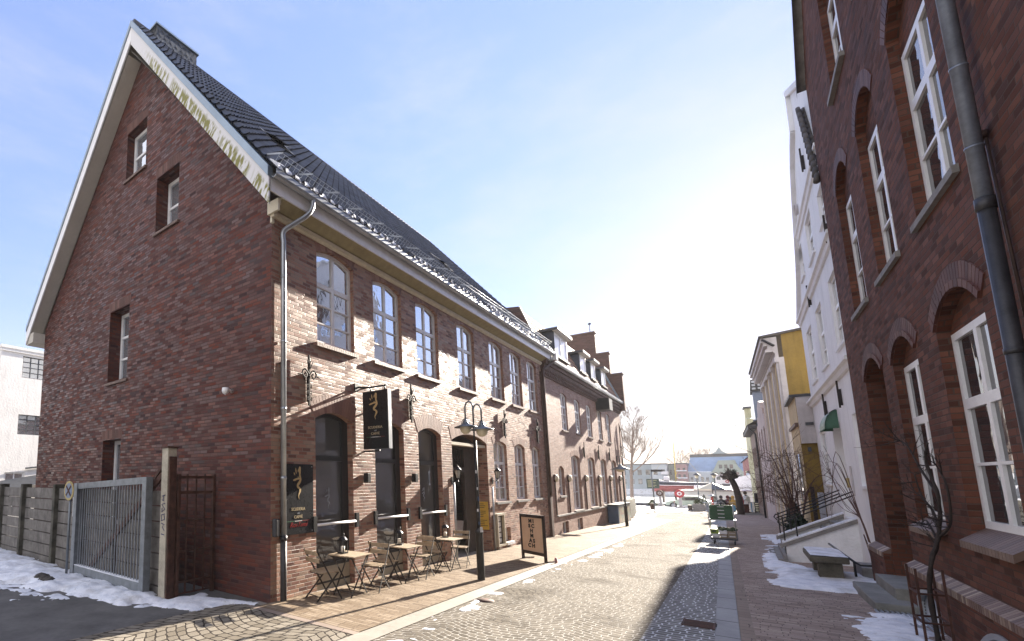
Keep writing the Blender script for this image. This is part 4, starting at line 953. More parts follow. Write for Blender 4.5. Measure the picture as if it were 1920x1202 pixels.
# entrance stair between two sloping cheek walls
S4 = thing('entrance_stair', 'white walled stair with snowy sloping copings up to the white house', 'stairs', (7.1, 14.5, gz0(14.5)))
def cheek(y0, y1):
    xf, xb = 6.5, 7.85; z0, z1 = .16, .86
    MB().poly([(xf, y0, -.5), (xb, y0, -.5), (xb, y0, z1), (xf, y0, z0)], (0, y1-y0, 0)).build('cheek_wall', 'stair_white', S4)
    MB().poly([(xf-.1, y0-.05, z0-.04), (xb, y0-.05, z1+.002), (xb, y0-.05, z1+.10), (xf-.1, y0-.05, z0+.06)], (0, y1-y0+.1, 0)).build('coping', 'coping_stone', S4)
    MB().poly([(xf-.06, y0-.02, z0+.08), (xb, y0-.02, z1+.105), (xb, y0-.02, z1+.14), (xf-.06, y0-.02, z0+.115)], (0, y1-y0+.04, 0)).build('coping_snow', 'snow', S4)
cheek(13.2, 13.5); cheek(15.6, 15.9)
mb = MB()
for k in range(7): mb.box(6.35+k*.2, 7.85, 13.502, 15.598, -.6, -.22+k*.165)
mb.build('steps', 'step_stone', S4); 
mb = MB(); 
for k in range(3): mb.box(6.2+k*.11, 6.49, 12.9-k*.05, 16.2, -.6, -.24+k*.1)
mb.build('foot_step', 'coping_stone', S4)
def handrail(y):
    h = MB()
    for dz in (.72, .62): h.tube([(6.45, y, .2+dz-.05), (7.85, y, .93+dz)], .018, 6)
    h.tube([(6.45, y, .9), (6.4, y, .8), (6.47, y, .7)], .016, 6)
    for x in (6.5, 6.75): h.bar((x, y, -.1), (x, y, .95+(x-6.5)*.5), .03)
    h.build('handrail', 'black_metal', S4)
handrail(13.35); handrail(15.75)
# bench and low rail
B4 = thing('stone_bench', 'old stone bench with snow on its seat beside the white stair', 'bench', (7.0, 9.95, gz0(10)))
MB().bev(6.72, 7.3, 9.75, 11.5, .2, .33, .03).build('seat', 'bench_stone', B4)
for y in (9.85, 11.05): MB().bev(6.84, 7.2, y, y+.32, -.4, .199, .02).build('leg', 'bench_stone', B4)
o = snow('bench_snow', [(6.74, 9.78), (7.28, 9.78), (7.28, 11.48), (6.74, 11.48)], .05, .03, -.35, 4, .08, .6, zf=lambda x, y: .325); o.parent = B4; o.location = -LOC[B4]
HR = thing('cellar_handrail', 'black bent iron handrail behind the stone bench', 'handrail', (7.4, 10.6, gz0(10.6)))
MB().tube([(7.2, 11.9, .42), (7.42, 10.45, .2), (7.5, 10.35, .14), (7.85, 10.35, .15)], .022, 8).tube([(7.42, 10.42, .2), (7.42, 10.42, -.5)], .02, 8).build('rail', 'black_metal', HR)
MB().box(7.55, 7.85, 10.7, 11.8, -.5, .05).build('kerb_block', 'coping_stone', HR)

# ------------------------------------------------------------------ houses further along on the right
H5 = thing('yellow_annex', 'low yellow annex with grey white upper side between white and yellow houses', 'house', (7.5, 19.8, gz0(19.8)))
MB().add([(7.45, 19.75, -.8), (7.42, 22.9, -.8), (7.42, 22.9, 4.95), (7.45, 19.75, 4.95)], [(0, 1, 2, 3)]).build('front_wall', 'yellow_plaster', H5)
MB().add([(7.45, 19.75, -.8), (8.6, 19.75, -.8), (8.6, 19.75, 3.25), (7.45, 19.75, 3.25)], [(0, 1, 2, 3)]).build('side_wall', 'mustard_wall', H5)
MB().box(7.46, 8.6, 19.62, 19.745, 3.25, 4.95).build('upper_side', 'trim_grey', H5)
MB().box(7.3, 8.7, 19.58, 22.9, 4.953, 5.05).build('roof', 'dark_slate', H5)
MB().box(7.36, 7.449, 19.76, 22.9, 3.9, 4.02).build('string_course', 'dark_sill_brick', H5)
MB().box(7.6, 7.68, 19.55, 19.74, 2.95, 3.1).build('outlet', 'dark_slate', H5); MB().box(7.62, 7.82, 19.56, 19.615, 3.9, 4.0).build('outlet', 'dark_slate', H5)
d5 = MB().box(7.52, 7.62, 19.70, 19.745, -.5, 1.7).build('door', 'door_dark', H5); MB().box(7.68, 7.84, 19.70, 19.745, .0, 1.5).build('glazed_panel', 'pane', H5)
for k in range(2): MB().box(7.40, 7.436, 20.4+k*1.2, 21.0+k*1.2, 1.1, 2.9).build('window', 'pane', H5)
def dirw(a): return Vector((-math.sin(a), math.cos(a), 0))
DW = dirw(.0203+.008); NW = Vector((-DW.y, DW.x, 0))
FY = FR((7.35, 23, 0), DW, NW)
H6 = thing('yellow_house', 'yellow classical house with white pilasters, deep cornice and plain mustard side wall', 'house', (7.35, 23, gz0(23)))
LY = 9.6; zt6 = 8.0
MB().holed(FY, [(0, -1), (LY, -1), (LY, zt6), (0, zt6)], [arch(.9+k*2.1, 1.9+k*2.1, 4.6, 6.5, .3) for k in range(4)]+[arch(.9+k*2.1, 1.9+k*2.1, .8, 3, 0) for k in range(4)], 0, 0, [.2]*8).build('front_wall', 'yellow_plaster', H6)
for k in range(4):
    window(H6, FY, .9+k*2.1, 1.9+k*2.1, 4.6, 6.5, .3, .1, zt=5.8); window(H6, FY, .9+k*2.1, 1.9+k*2.1, .8, 3, 0, .1, zt=2.2)
mb = MB()
for k in range(5): mb.obox(FY, .02+k*2.32, .34+k*2.32, .003, .09, -1, 6.9).obox(FY, -.03+k*2.32, .39+k*2.32, .003, .14, 6.9, 7.1)
mb.build('pilasters', 'trim_grey', H6)
mb = MB()
for n_, z0, z1 in ((.1, 7.1, 7.3), (.14, 7.303, 7.5), (.3, 7.503, 7.65), (.42, 7.653, 7.8), (.5, 7.803, 8.0)): mb.obox(FY, -.02, LY+.3, .003, n_, z0, z1)
k = 0
while k*.3 < LY: mb.obox(FY, k*.3, k*.3+.15, .14, .38, 7.38, 7.5); k += 1
mb.build('cornice', 'trim_grey', H6)
SWp = [FY(0, 0, z) for z in (-1, zt6)]
MB().add([FY(-.004, -.14, -1), FY(-.004, -4, -1), FY(-.004, -4, 8.45), FY(-.004, -.14, 8.1)], [(0, 1, 2, 3)]).build('side_wall', 'mustard_wall', H6)
MB().obox(FY, -.015, .2, -.15, .02, -1, 7.1).build('corner_strip', 'trim_grey', H6)
MB().add([FY(u, n, z) for u in (-.12, LY+.2) for n, z in ((.55, 8.01), (.55, 8.1), (-4, 8.55), (-4, 8.46))], [(0, 1, 5, 4), (1, 2, 6, 5), (0, 3, 7, 4), (0, 1, 2, 3), (4, 5, 6, 7)]).build('roof', 'old_tile', H6)
MB().tube([FY(-.05, .45, 7.95), FY(-.08, .1, 7.6)], .05, 6).build('gutter_spout', 'dark_pipe', H6)
FZ = FR((6.98, 33.6, 0), DW, NW)
H7 = thing('grey_pink_house', 'narrow grey pink house with stepped top and red brick flank', 'house', (6.98, 33.6, gz0(33.6)))
MB().holed(FZ, [(0, -1.2), (7.6, -1.2), (7.6, 5.6), (6.6, 5.6), (6.6, 6.1), (5.6, 6.1), (5.4, 6.7), (3.8, 6.95), (2.2, 6.7), (2.0, 6.2), (1, 6.2), (1, 5.8), (0, 5.8)], [arch(.8+k*2.3, 1.9+k*2.3, 3.2, 4.9, .25) for k in range(3)]+[arch(.8+k*2.3, 1.9+k*2.3, .4, 2.3, 0) for k in range(3)], 0, .25, [.15]*6).build('front_wall', 'pinkish_plaster', H7)
for k in range(3): window(H7, FZ, .8+k*2.3, 1.9+k*2.3, 3.2, 4.9, .25, .08, zt=4.3); window(H7, FZ, .8+k*2.3, 1.9+k*2.3, .4, 2.3, 0, .08, zt=1.7)
MB().add([FZ(-.003, -.03, -1.2), FZ(-.003, -3, -1.2), FZ(-.003, -3, 6.4), FZ(-.003, -.03, 5.8)], [(0, 1, 2, 3)]).build('side_wall', 'side_red_brick', H7)
MB().add([FZ(0, -.25, 5.75), FZ(7.6, -.25, 5.6), FZ(7.6, -4, 7), FZ(0, -4, 7)], [(0, 1, 2, 3)]).build('roof', 'old_tile', H7)
FX = FR((6.75, 41.6, 0), DW, NW)
H8 = thing('brown_house', 'dark brown house with projecting eaves and rain pipe', 'house', (6.75, 41.6, gz0(41.6)))
MB().holed(FX, [(0, -1.4), (9.8, -1.4), (9.8, 5.6), (0, 5.6)], [arch(.8+k*1.8, 1.8+k*1.8, 2.8, 4.4, 0) for k in range(5)]+[arch(.8+k*1.8, 1.8+k*1.8, -.2, 1.8, 0) for k in range(5)], 0, 0, [.15]*10).build('front_wall', 'brown_wall', H8)
for k in range(5): window(H8, FX, .8+k*1.8, 1.8+k*1.8, 2.8, 4.4, 0, .08, zt=3.8); window(H8, FX, .8+k*1.8, 1.8+k*1.8, -.2, 1.8, 0, .08, zt=1.2)
MB().obox(FX, -.1, 9.9, .003, .45, 5.5, 5.75).add([FX(-.1, .5, 5.76), FX(9.9, .5, 5.76), FX(9.9, -3, 8), FX(-.1, -3, 8)], [(0, 1, 2, 3)]).build('roof', 'roof_dark', H8)
MB().add([FX(-.003, 0, -1.4), FX(-.003, -3, -1.4), FX(-.003, -3, 7.8), FX(-.003, 0, 5.6)], [(0, 1, 2, 3)]).build('side_wall', 'brown_wall', H8)
MB().tube([FX(.1, .42, 5.6), FX(.12, .1, 5.1), FX(.12, .1, -1)], .06, 6).build('downpipe', 'dark_pipe', H8)
H9 = thing('blue_turret', 'blue grey roof turret with tiled cap behind the grey pink house', 'turret', (7.6, 44, 5))
MB().box(6.84, 8.4, 45, 47, 4.5, 8.6).build('turret_wall', 'blue_wall', H9)
mb = MB().box(6.7, 8.5, 44.8, 47.2, 8.6, 9.5, .08)
mb.build('turret_roof', 'roof_dark', H9); mb = MB()
for i in range(5):
    for j in range(3): mb.box(6.82+i*.33, 7.02+i*.33, 44.74+j*.025, 44.79+j*.025, 8.72+j*.26, 8.86+j*.26)
mb.build('tile_glints', 'zinc', H9)
FV = FR((6.45, 51.8, 0), DW, NW)
H10 = thing('pale_yellow_gable_house', 'pale yellow gabled house at the far end of the row', 'house', (6.45, 51.8, gz0(51.8)))
MB().holed(FV, [(0, -1.5), (8, -1.5), (8, 5.4), (6.6, 6.2), (6.2, 7.3), (5, 7.5), (4.7, 8.4), (3.3, 8.4), (3, 7.5), (1.8, 7.3), (1.4, 6.2), (0, 5.4)], [arch(1+k*2.3, 2.1+k*2.3, 2.6, 4.3, 0) for k in range(3)], 0, .4, [.1]*3).build('front_wall', 'pale_yellow', H10)
for k in range(3): window(H10, FV, 1+k*2.3, 2.1+k*2.3, 2.6, 4.3, 0, .06, zt=3.7)
MB().add([FV(0, -.4, 5.4), FV(4, -.4, 7.4), FV(4, -6, 7.4), FV(0, -6, 5.4), FV(8, -.4, 5.4), FV(8, -6, 5.4)], [(0, 1, 2, 3), (1, 4, 5, 2)]).build('roof', 'dark_slate', H10)
MB().obox(FV, 3.2, 4.8, -.45, .1, 8.402, 8.55).build('gable_cap', 'dark_slate', H10)
H11 = thing('pink_gable_cottage', 'small pinkish cottage with gable past the last tall house', 'house', (6.2, 76, gz0(62)))
MB().poly([(5.75, 76, -2.5), (9, 76, -2.5), (9, 76, 4.5), (6.7, 76, 4.9), (5.75, 76, 4.0)], (0, 6, 0)).build('gable_wall', 'rose_brick', H11)
MB().add([(5.6, 75.7, 3.95), (5.6, 82, 3.95), (7.3, 82, 5.6), (7.3, 75.7, 5.6), (9.2, 75.7, 4.2), (9.2, 82, 4.2)], [(0, 1, 2, 3), (3, 2, 5, 4)]).build('roof', 'roof_dark', H11)
for z in (-.4, 1.8): MB().box(5.95, 6.25, 75.95, 75.995, z, z+1.1).build('window', 'pane', H11)

# ------------------------------------------------------------------ white building over the lane
H12 = thing('white_building', 'plain white flat roofed building with dark gridded windows at the far left', 'building', (-22, 1.9, gz0(2)))
FL = FR((-22, 0, 0), (0, 1, 0), (1, 0, 0))
wl = [(2.95, 4.6, 7.45, 8.62), (2.92, 4.7, 4.4, 5.46), (2.45, 3.4, .5, 2.4)]
MB().holed(FL, [(1.9, -1), (22, -1), (22, 8.9), (1.9, 8.9)], [arch(a, b, c, d, 0) for a, b, c, d in wl], 0, 0, [.12]*3).build('front_wall', 'white_plaster', H12)
MB().add([(-22, 1.9, -1), (-34, 1.9, -1), (-34, 1.9, 8.9), (-22, 1.9, 8.9)], [(0, 1, 2, 3)]).build('side_wall', 'white_plaster', H12)
MB().box(-34, -21.9, 1.85, 22, 8.903, 9.05).box(-34, -21.93, 1.88, 22, 8.75, 8.895).build('parapet_coping', 'white_plaster', H12)
for i, (a, b, c, d) in enumerate(wl): window(H12, FL, a, b, c, d, 0, .08, cols=4 if i < 2 else 2, rows=4 if i < 2 else 3, f=.04 if i < 2 else .08, mul=.05, bar=.04, mat='dark_slate' if i < 2 else 'white_paint')
MB().add([FL(1.9, .003, 1.9), FL(8, .003, 3.0), FL(8, 1.5, 2.6), FL(1.9, 1.5, 1.5)], [(0, 1, 2, 3)]).bar(FL(3.4, .1, 2.62), FL(8, .1, 3.2), .08).build('lean_to_roof', 'dark_slate', H12)

# ------------------------------------------------------------------ fence and gates on the lane
F1 = thing('concrete_fence', 'weathered concrete plank fence with mossy posts along the lane', 'fence', (-6.3, -.95, 0))
px = [-18.6, -16.4, -14.2, -12, -10.3, -8.5, -6.32, -4.9, -3.4, -1.62]
for i, x in enumerate(px[:8]): MB().bev(x-.07, x+.07, -1.08, -.84, -.3, 1.9, .015).build('post', 'mossy_concrete', F1)
for a, b in zip(px, px[1:]):
    mb = MB()
    for k in range(7): mb.bev(a+.07, b-.07, -.98, -.92, -.1+k*.275, -.1+k*.275+.252, .008)
    mb.build('plank_panel', 'fence_concrete', F1)
br = MB(); br.bar((-4.5, -1.0, .1), (-1.7, -1.0, 2.1), .05, .1); br.build('brace', 'rusty_iron', F1)
G1 = thing('sliding_gate', 'grey galvanised sliding gate of upright bars standing in snow', 'gate', (-3.3, -1.2, 0))
ga, gb = Vector((-4.76, -1.14, 0)), Vector((-1.93, -1.14, 0))
z0, z1 = .1, 1.98
MB().bev(-4.86, -4.7, -1.22, -1.08, .02, 1.93, .01).bev(-2.03, -1.89, -1.22, -1.08, .02, 2.05, .01).add([(x, y, z) for x, zz in ((-4.7, 1.81), (-2.03, 1.93)) for y in (-1.2, -1.1) for z in (zz, zz+.12)], [(0, 1, 3, 2), (4, 5, 7, 6), (0, 1, 5, 4), (2, 3, 7, 6), (1, 3, 7, 5), (0, 2, 6, 4)]).bev(-4.7, -2.03, -1.2, -1.1, .06, .22, .01).build('frame', 'galvanised', G1)
bars = MB()
for k in range(25):
    x = -4.65+k*.106; bars.bar((x, -1.15, .2), (x, -1.15, 1.82+.12*(x+4.7)/2.67), .022, .01)
bars.build('bars', 'zinc_dull', G1); MB().box(-4.7, -2.03, -1.2, -1.1, .222, .235).build('rail_snow', 'snow', G1)
P1 = thing('gate_post', 'tall rusty steel post with peeling cream paint and scribbled tag', 'post', (-1.53, -.96, 0))
MB().bev(-1.63, -1.44, -1.08, -.90, -.2, 2.55, .008).build('shaft', 'peeling_paint', P1); MB().box(-1.65, -1.42, -1.1, -.88, 2.552, 2.58).box(-1.435, -1.40, -1.06, -.92, -.2, 2.4).bar((-1.66, -.99, 2.3), (-2.3, -.99, 1.75), .06).build('rusted_flange', 'rusty_iron', P1)
mb = MB(); FP = FR((-1.53, -1.085, 0), (1, 0, 0), (0, -1, 0))
for S in ([(-.04, 1.72), (.05, 1.74), (.0, 1.72), (.0, 1.64), (-.05, 1.66)], [(.05, 1.6), (-.05, 1.58), (.05, 1.5), (-.05, 1.45), (-.04, 1.52)], [(.05, 1.42), (-.05, 1.4), (-.05, 1.3), (.05, 1.33), (.03, 1.4)], [(-.05, 1.26), (.05, 1.24), (-.02, 1.2), (.05, 1.14)], [(-.05, 1.08), (.05, 1.07)]):
    ribbon(mb, FP, S, [.018]*len(S), .004)
mb.build('tag', 'graffiti_blue', P1)
G2 = thing('side_gate', 'small rusty brown barred gate between steel post and brick gable', 'gate', (-1.46, -.5, 0))
mb = MB()
FS = FR((-1.42, 0, 0), (0, 1, 0), (1, 0, 0))
for u in (-.86, -.1): mb.obox(FS, u-.03, u+.03, -.03, .03, .0, 2.1)
for z in (2.02, 1.75): mb.obox(FS, -.86, -.1, -.015, .015, z, z+.05)
for k in range(3): mb.bar(FS(-.68+k*.19, 0, .05), FS(-.68+k*.19, 0, 2.1), .025)
mb.build('frame', 'rusty_iron', G2)
for z in (1.28, .76, .24, .05): MB().obox(FS, -.86, -.1, -.012, .012, z, z+.025).build('cross_rail', 'rusty_iron', G2)
SG = thing('parking_sign', 'round yellow edged no stopping sign on thin post before the fence', 'sign', (-4.48, -1.44, 0))
MB().tube([(-4.48, -1.44, -.1), (-4.48, -1.44, 1.95)], .028, 8).build('post', 'lamp_grey', SG)
fc = Vector((.06, -1, 0)).normalized(); FQ = FR((-4.48, -1.44, 0), (-fc.y, fc.x, 0), fc)
def disc(F, u, z, r0, r1, n, n2=None, k=24):
    mb = MB(); n2 = n-.004 if n2 is None else n2
    mb.holed(F, [(u+r1*math.cos(6.2832*i/k), z+r1*math.sin(6.2832*i/k)) for i in range(k)], [[(u+r0*math.cos(6.2832*i/k), z+r0*math.sin(6.2832*i/k)) for i in range(k)]] if r0 else [], n, n-n2, [n-n2]); return mb
disc(FQ, 0, 1.78, 0, .2, .045, .03).build('plate', 'old_yellow', SG); disc(FQ, 0, 1.78, 0, .155, .05).build('blue_field', 'blue_wall', SG)
mb = MB(); ribbon(mb, FQ, [(-.1, 1.88), (.1, 1.68)], [.04, .04], .056); ribbon(mb, FQ, [(.1, 1.88), (-.1, 1.68)], [.04, .04], .055); mb.build('red_cross', 'rusty_iron', SG)
NP = thing('notice_board', 'small white paper notice on the concrete fence', 'notice', (-5.05, -1.06, 1.6))
MB().box(-5.15, -4.93, -1.1, -1.085, 1.2, 1.62).build('sheet', 'paper', NP); mb = MB()
for k in range(7): mb.box(-5.12, -4.97, -1.104, -1.1005, 1.28+k*.04, 1.29+k*.04)
mb.build('print', 'ink', NP)
# ------------------------------------------------------------------ cafe signs and lamps
def cafe_board(name, label, F, u0, u1, z0, z1, n0, n1, flips=((1, 1),), loc=(0, 0, 0), edge=None):
    t = thing(name, label, 'sign', loc)
    MB().obox(F, u0, u1, n0, n1, z0, z1).build('board', 'sign_black', t)
    return t
WS = cafe_board('wall_sign', 'black upright cafe sign with gold serpent emblem fixed flat on brick beside the corner', FA, .24, 1.06, 1.05, 2.27, .004, .03, loc=(0.02, .65, 1.65))
def cafe_face(F, uc, zc, W, Hh, n, par, dim=1):
    s = Hh*.48
    serpent(MB(), F, uc+.03*W, zc+Hh*.21, s, n+.004).build('serpent_emblem', 'gold', par)
    text('SCUDERIA', F, uc, n+.002, zc-Hh*.165, Hh*.062, 'gold_text', par, sx=.95, spacing=1.1, name='lettering')
    text('del', F, uc, n+.002, zc-Hh*.215, Hh*.042, 'zinc_dull', par, shear=.4, name='lettering')
    text('CAFFÈ', F, uc, n+.002, zc-Hh*.275, Hh*.06, 'gold_text', par, spacing=1.1, name='lettering')
    for a, b, mt in ((-.36, -.12, 'green_stripe'), (-.11, .12, 'white_text'), (.13, .36, 'dark_red_stripe')): MB().obox(F, uc+a*W, uc+b*W, n, n+.003, zc-Hh*.318, zc-Hh*.31).build('tricolour_stripe', mt, par)
cafe_face(FA, .65, 1.66, .82, 1.22, .031, WS)
text('RosTumi', FA, .65, .034, 1.175, .125, 'red_text', WS, shear=.45, offset=-.003, name='red_script')
for u, z in ((.28, 1.09), (1.02, 1.09), (.28, 2.23), (1.02, 2.23)): MB().lathe([(0, .006), (.012, .004), (.012, 0)], FA(u, .031, z), 8, 'x').build('screw', 'zinc', WS)
HS = thing('hanging_sign', 'black cafe box sign with gold serpent projecting from the wall on a steel arm', 'sign', (.33, 2.75, 3.2))
FH = FR((-.17, 2.7, 0), (1, 0, 0), (0, -1, 0))
MB().bev(.03, .645, 2.7, 2.8, 2.62, 3.84, .006).build('box', 'sign_black', HS); MB().box(.648, .66, 2.69, 2.81, 2.62, 3.84).build('edge_strip', 'zinc', HS)
cafe_face(FH, .5, 3.24, .62, 1.18, .003, HS)
MB().box(.22, .46, 2.694, 2.6985, 2.86, 2.875).build('white_line', 'white_text', HS)
MB().tube([(0, 2.5, 3.92), (.2, 2.75, 3.93), (.6, 2.75, 3.93)], .02, 6).tube([(0, 2.75, 3.93), (.25, 2.75, 3.93)], .016, 6).tube([(.55, 2.75, 3.93), (.55, 2.75, 3.84)], .015, 6).tube([(.2, 2.75, 3.93), (.2, 2.75, 3.84)], .015, 6).tube([(0, 2.75, 2.58), (.4, 2.75, 2.585)], .02, 6).box(0, .03, 2.44, 2.56, 3.84, 4.0).build('bracket', 'black_metal', HS)
def boxlamp(y, label):
    t = thing('wall_light', label, 'lamp', (0, y, 2.03), 'black box lights between the cafe windows')
    MB().bev(.01, .12, y-.055, y+.055, 1.93, 2.13, .006).build('shade', 'black_metal', t); MB().box(0.001, .012, y-.04, y+.04, 1.98, 2.08).build('back_plate', 'zinc_dull', t)
boxlamp(2.76, 'small black box light on brick pier between first and second cafe window'); boxlamp(4.76, 'small black box light on brick pier between second and third cafe window')
def lantern(y, label):
    t = thing('wall_lantern', label, 'lantern', (0, y, 2.1), 'lanterns at the passage entrance')
    MB().tube([(0, y, 1.95), (.1, y, 1.92), (.17, y, 1.98), (.17, y, 2.02)], .014, 6).box(0, .02, y-.04, y+.04, 1.85, 2.05).tube([(.17, y, 1.86), (.17, y, 1.96)], [.008, .02], 6).build('bracket', 'black_metal', t)
    MB().lathe([(.05, 0), (.09, .2)], (.17, y, 2.03), 6).build('glass', 'lantern_glass', t)
    cg = MB().lathe([(.0, .38), (.012, .36), (.015, .32), (.06, .27), (.11, .22), (.11, .2), (.0, .2)], (.17, y, 2.03), 6).lathe([(0, .0), (.055, .0), (.06, .02), (0, .02)], (.17, y, 2.01), 6)
    for k in range(6):
        a = 6.2832*k/6; cg.bar((.17+.052*math.cos(a), y+.052*math.sin(a), 2.03), (.17+.093*math.cos(a), y+.093*math.sin(a), 2.235), .01)
    cg.build('cage', 'black_metal', t)
lantern(7.0-.1, 'old style black lantern on left of the dark passage entrance'); lantern(9.78, 'old style black lantern on right of the dark passage entrance')
YS = thing('opening_times_sign', 'yellow notice with dark lines of print inside the passage', 'sign', (-.3, 9.46, .9))
FYS = FR((0, 9.462, 0), (1, 0, 0), (0, -1, 0))
MB().obox(FYS, -.37, -.05, .0, .015, .45, 1.3).build('plate', 'yellow_sign', YS); mb = MB(); random.seed(3)
for k in range(13): 
    if k in (3, 8): continue
    mb.obox(FYS, -.34, -.34+random.uniform(.13, .26), .0155, .018, 1.22-k*.055, 1.235-k*.055)
mb.build('print', 'ink', YS)
MC = thing('menu_case', 'wooden glazed menu case with white sheets leaning on the wall', 'menu case', (0, 9.95, .4))
MB().holed(FA, [(9.7, -.08), (10.32, -.08), (10.32, .92), (9.7, .92)], [[(9.76, -.02), (10.26, -.02), (10.26, .86), (9.76, .86)]], .13, .12).build('case', 'soffit_beige', MC)
MB().obox(FA, 9.72, 10.3, .01, .05, -.06, .9).build('back', 'dark_wood', MC); mb = MB()
for k in range(5): mb.obox(FA, 9.84, 10.14, .051, .056, .02+k*.165, .15+k*.165)
mb.build('sheets', 'paper', MC)
# round lamps with conduits on the second house
for i, (u, w_) in enumerate(((16.6, 'next to the party pipe'), (18.72, 'right of the small square window'), (21.9, 'between first and second glazed door'), (24.95, 'between second and third glazed door'), (27.95, 'between third and fourth glazed door'), (30.9, 'past the last glazed door'))):
    t = thing('round_wall_lamp', 'round pale wall lamp on rusty conduit '+w_, 'lamp', (0, u, 2), 'round lamps along the second brick house')
    MB().lathe([(0, .12), (.09, .11), (.15, .06), (.16, 0)], FA(u, .04, 2.02), 14, 'x').build('globe', 'cream_paint', t); MB().lathe([(.14, .03), (.17, .02), (.17, -.04)], FA(u, .04, 2.02), 14, 'x').build('rim', 'rusty_iron', t)
    MB().obox(FA, u-.025, u+.025, .003, .04, .5, 1.88).build('conduit', 'rusty_iron', t)

# ------------------------------------------------------------------ cafe furniture
def make_table():
    t = thing('bistro_table', '', 'table', (0, 0, 0), 'folding bistro tables along the cafe front')
    mb = MB()
    for k in range(6): mb.bev(-.27+k*.091, -.27+k*.091+.083, -.3, .3, .675, .695, .004)
    mb.build('top', 'wood', t)
    for y in (-.28, .28): MB().bar((-.22, y, .66), (.22, y, .66), .02).build('top_rail', 'iron', t)
    for s in (-1, 1):
        for x in (-.2, .2): MB().bar((x, -s*.25, .66), (x*.9, s*.26, 0), .012, .026).build('leg', 'iron', t)
    for y in (-.2, .2): MB().bar((-.2, y, .08), (.2, y, .08), .014).build('stretcher', 'iron', t)
    return t
def make_chair():
    t = thing('folding_chair', '', 'chair', (0, 0, 0), 'folding slatted chairs at the cafe tables')   # faces +y, back at -y
    mb = MB()
    for k in range(5): mb.bev(-.18, .18, -.17+k*.072, -.17+k*.072+.055, .44, .458, .004)
    mb.build('seat', 'wood', t)
    mb = MB()
    for z, y in ((.62, -.235), (.74, -.262)): mb.add([(x, y+dy-.012*(1-abs(x)/.19), z+dz) for x in (-.19, 0, .19) for dy, dz in ((0, 0), (.014, 0), (.004, .07), (-.01, .07))], [(0, 1, 5, 4), (1, 2, 6, 5), (2, 3, 7, 6), (3, 0, 4, 7), (4, 5, 9, 8), (5, 6, 10, 9), (6, 7, 11, 10), (7, 4, 8, 11), (0, 1, 2, 3), (8, 9, 10, 11)])
    mb.build('backrest', 'wood', t)
    for x in (-.19, .19):
        MB().bar((x, -.275, .82), (x, .24, 0), .012, .024).build('leg', 'iron', t)
        MB().bar((x*.88, .19, .44), (x*.88, -.27, 0), .012, .024).build('leg', 'iron', t)
    for x, y, z in ((.18, .16, .1), (.16, -.22, .08), (.17, .17, .43), (.17, -.17, .43)): MB().bar((-x, y, z), (x, y, z), .012).build('stretcher' if z < .3 else 'seat_rail', 'iron', t)
    return t
def make_lantern():
    t = thing('candle_lantern', '', 'lantern', (0, 0, 0), 'black candle lanterns on the tables')
    cg = MB().box(-.07, .07, -.07, .07, 0, .02).box(-.07, .07, -.07, .07, .22, .24).lathe([(.085, .24), (.05, .285), (.02, .3), (0, .3)], (0, 0, 0), 8).tube([(-.04, 0, .3), (-.03, 0, .35), (.03, 0, .35), (.04, 0, .3)], .006, 5)
    for x in (-.062, .062):
        for y in (-.062, .062): cg.bar((x, y, .02), (x, y, .22), .012)
    cg.build('cage', 'black_metal', t); MB().lathe([(0, .02), (.035, .02), (.035, .12), (0, .12)], (0, 0, 0), 10).build('candle', 'candle', t); return t
T0, C0, N0 = make_table(), make_chair(), make_lantern()
def putc(proto, first, loc, rz, label):
    o = proto if first else copy_tree(proto)
    o.location = loc; o.rotation_euler = (0, 0, rz); o['label'] = label; return o
tabs = [(.55, 1.45), (.58, 3.25), (.56, 5.3)]
nth = ['nearest the corner sign', 'below the second cafe window', 'nearest the passage entrance']
for i, (x, y) in enumerate(tabs):
    putc(T0, i == 0, (x, y, gz(x, y)+.012), R((3, -2, 2)[i]), 'slatted folding bistro table '+nth[i])
for i, (x, y) in enumerate(tabs): putc(C0, i == 0, (x-.12+.06*i, y-.60, gz(x, y-.6)+.012), R((-14, -8, -10)[i]), 'folding chair with its back to the corner, at the table '+nth[i])
for i, (x, y) in enumerate(tabs): putc(C0, False, (x+.1-.04*i, y+.62, gz(x, y+.6)+.012), R(180+(8, 5, 12)[i]), 'folding chair on the passage side of the table '+nth[i])
for i, (x, y) in enumerate(tabs): putc(N0, i == 0, (x-.12, y-.05+.1*i, gz(x, y)+.71), R(15*i), 'black candle lantern standing on the table '+nth[i])
SC_ = thing('shell_chair', 'white shell armchair in the shade of the passage', 'chair', (-.75, 8.3, gz0(8.3)))
MB().add([(-1.0+.5*a, 8.05+.5*b, .28+.02*math.cos(6*a)) for a in (0, .5, 1) for b in (0, .5, 1)]+[(-1.05+.5*a, 8.62+.08*c, .3+.22*c) for c in (0, 1, 2) for a in (0, .5, 1)], [(0, 1, 4, 3), (1, 2, 5, 4), (3, 4, 7, 6), (4, 5, 8, 7), (9, 10, 13, 12), (10, 11, 14, 13), (12, 13, 16, 15), (13, 14, 17, 16), (2, 5, 10, 9), (5, 8, 11, 10)]).build('shell', 'white_paint', SC_, True)
for x, y in ((-.95, 8.1), (-.6, 8.1), (-.95, 8.5), (-.6, 8.5)): MB().tube([(x, y, .29), (x*1.03, y, -.15)], .012, 6).build('leg', 'black_metal', SC_)
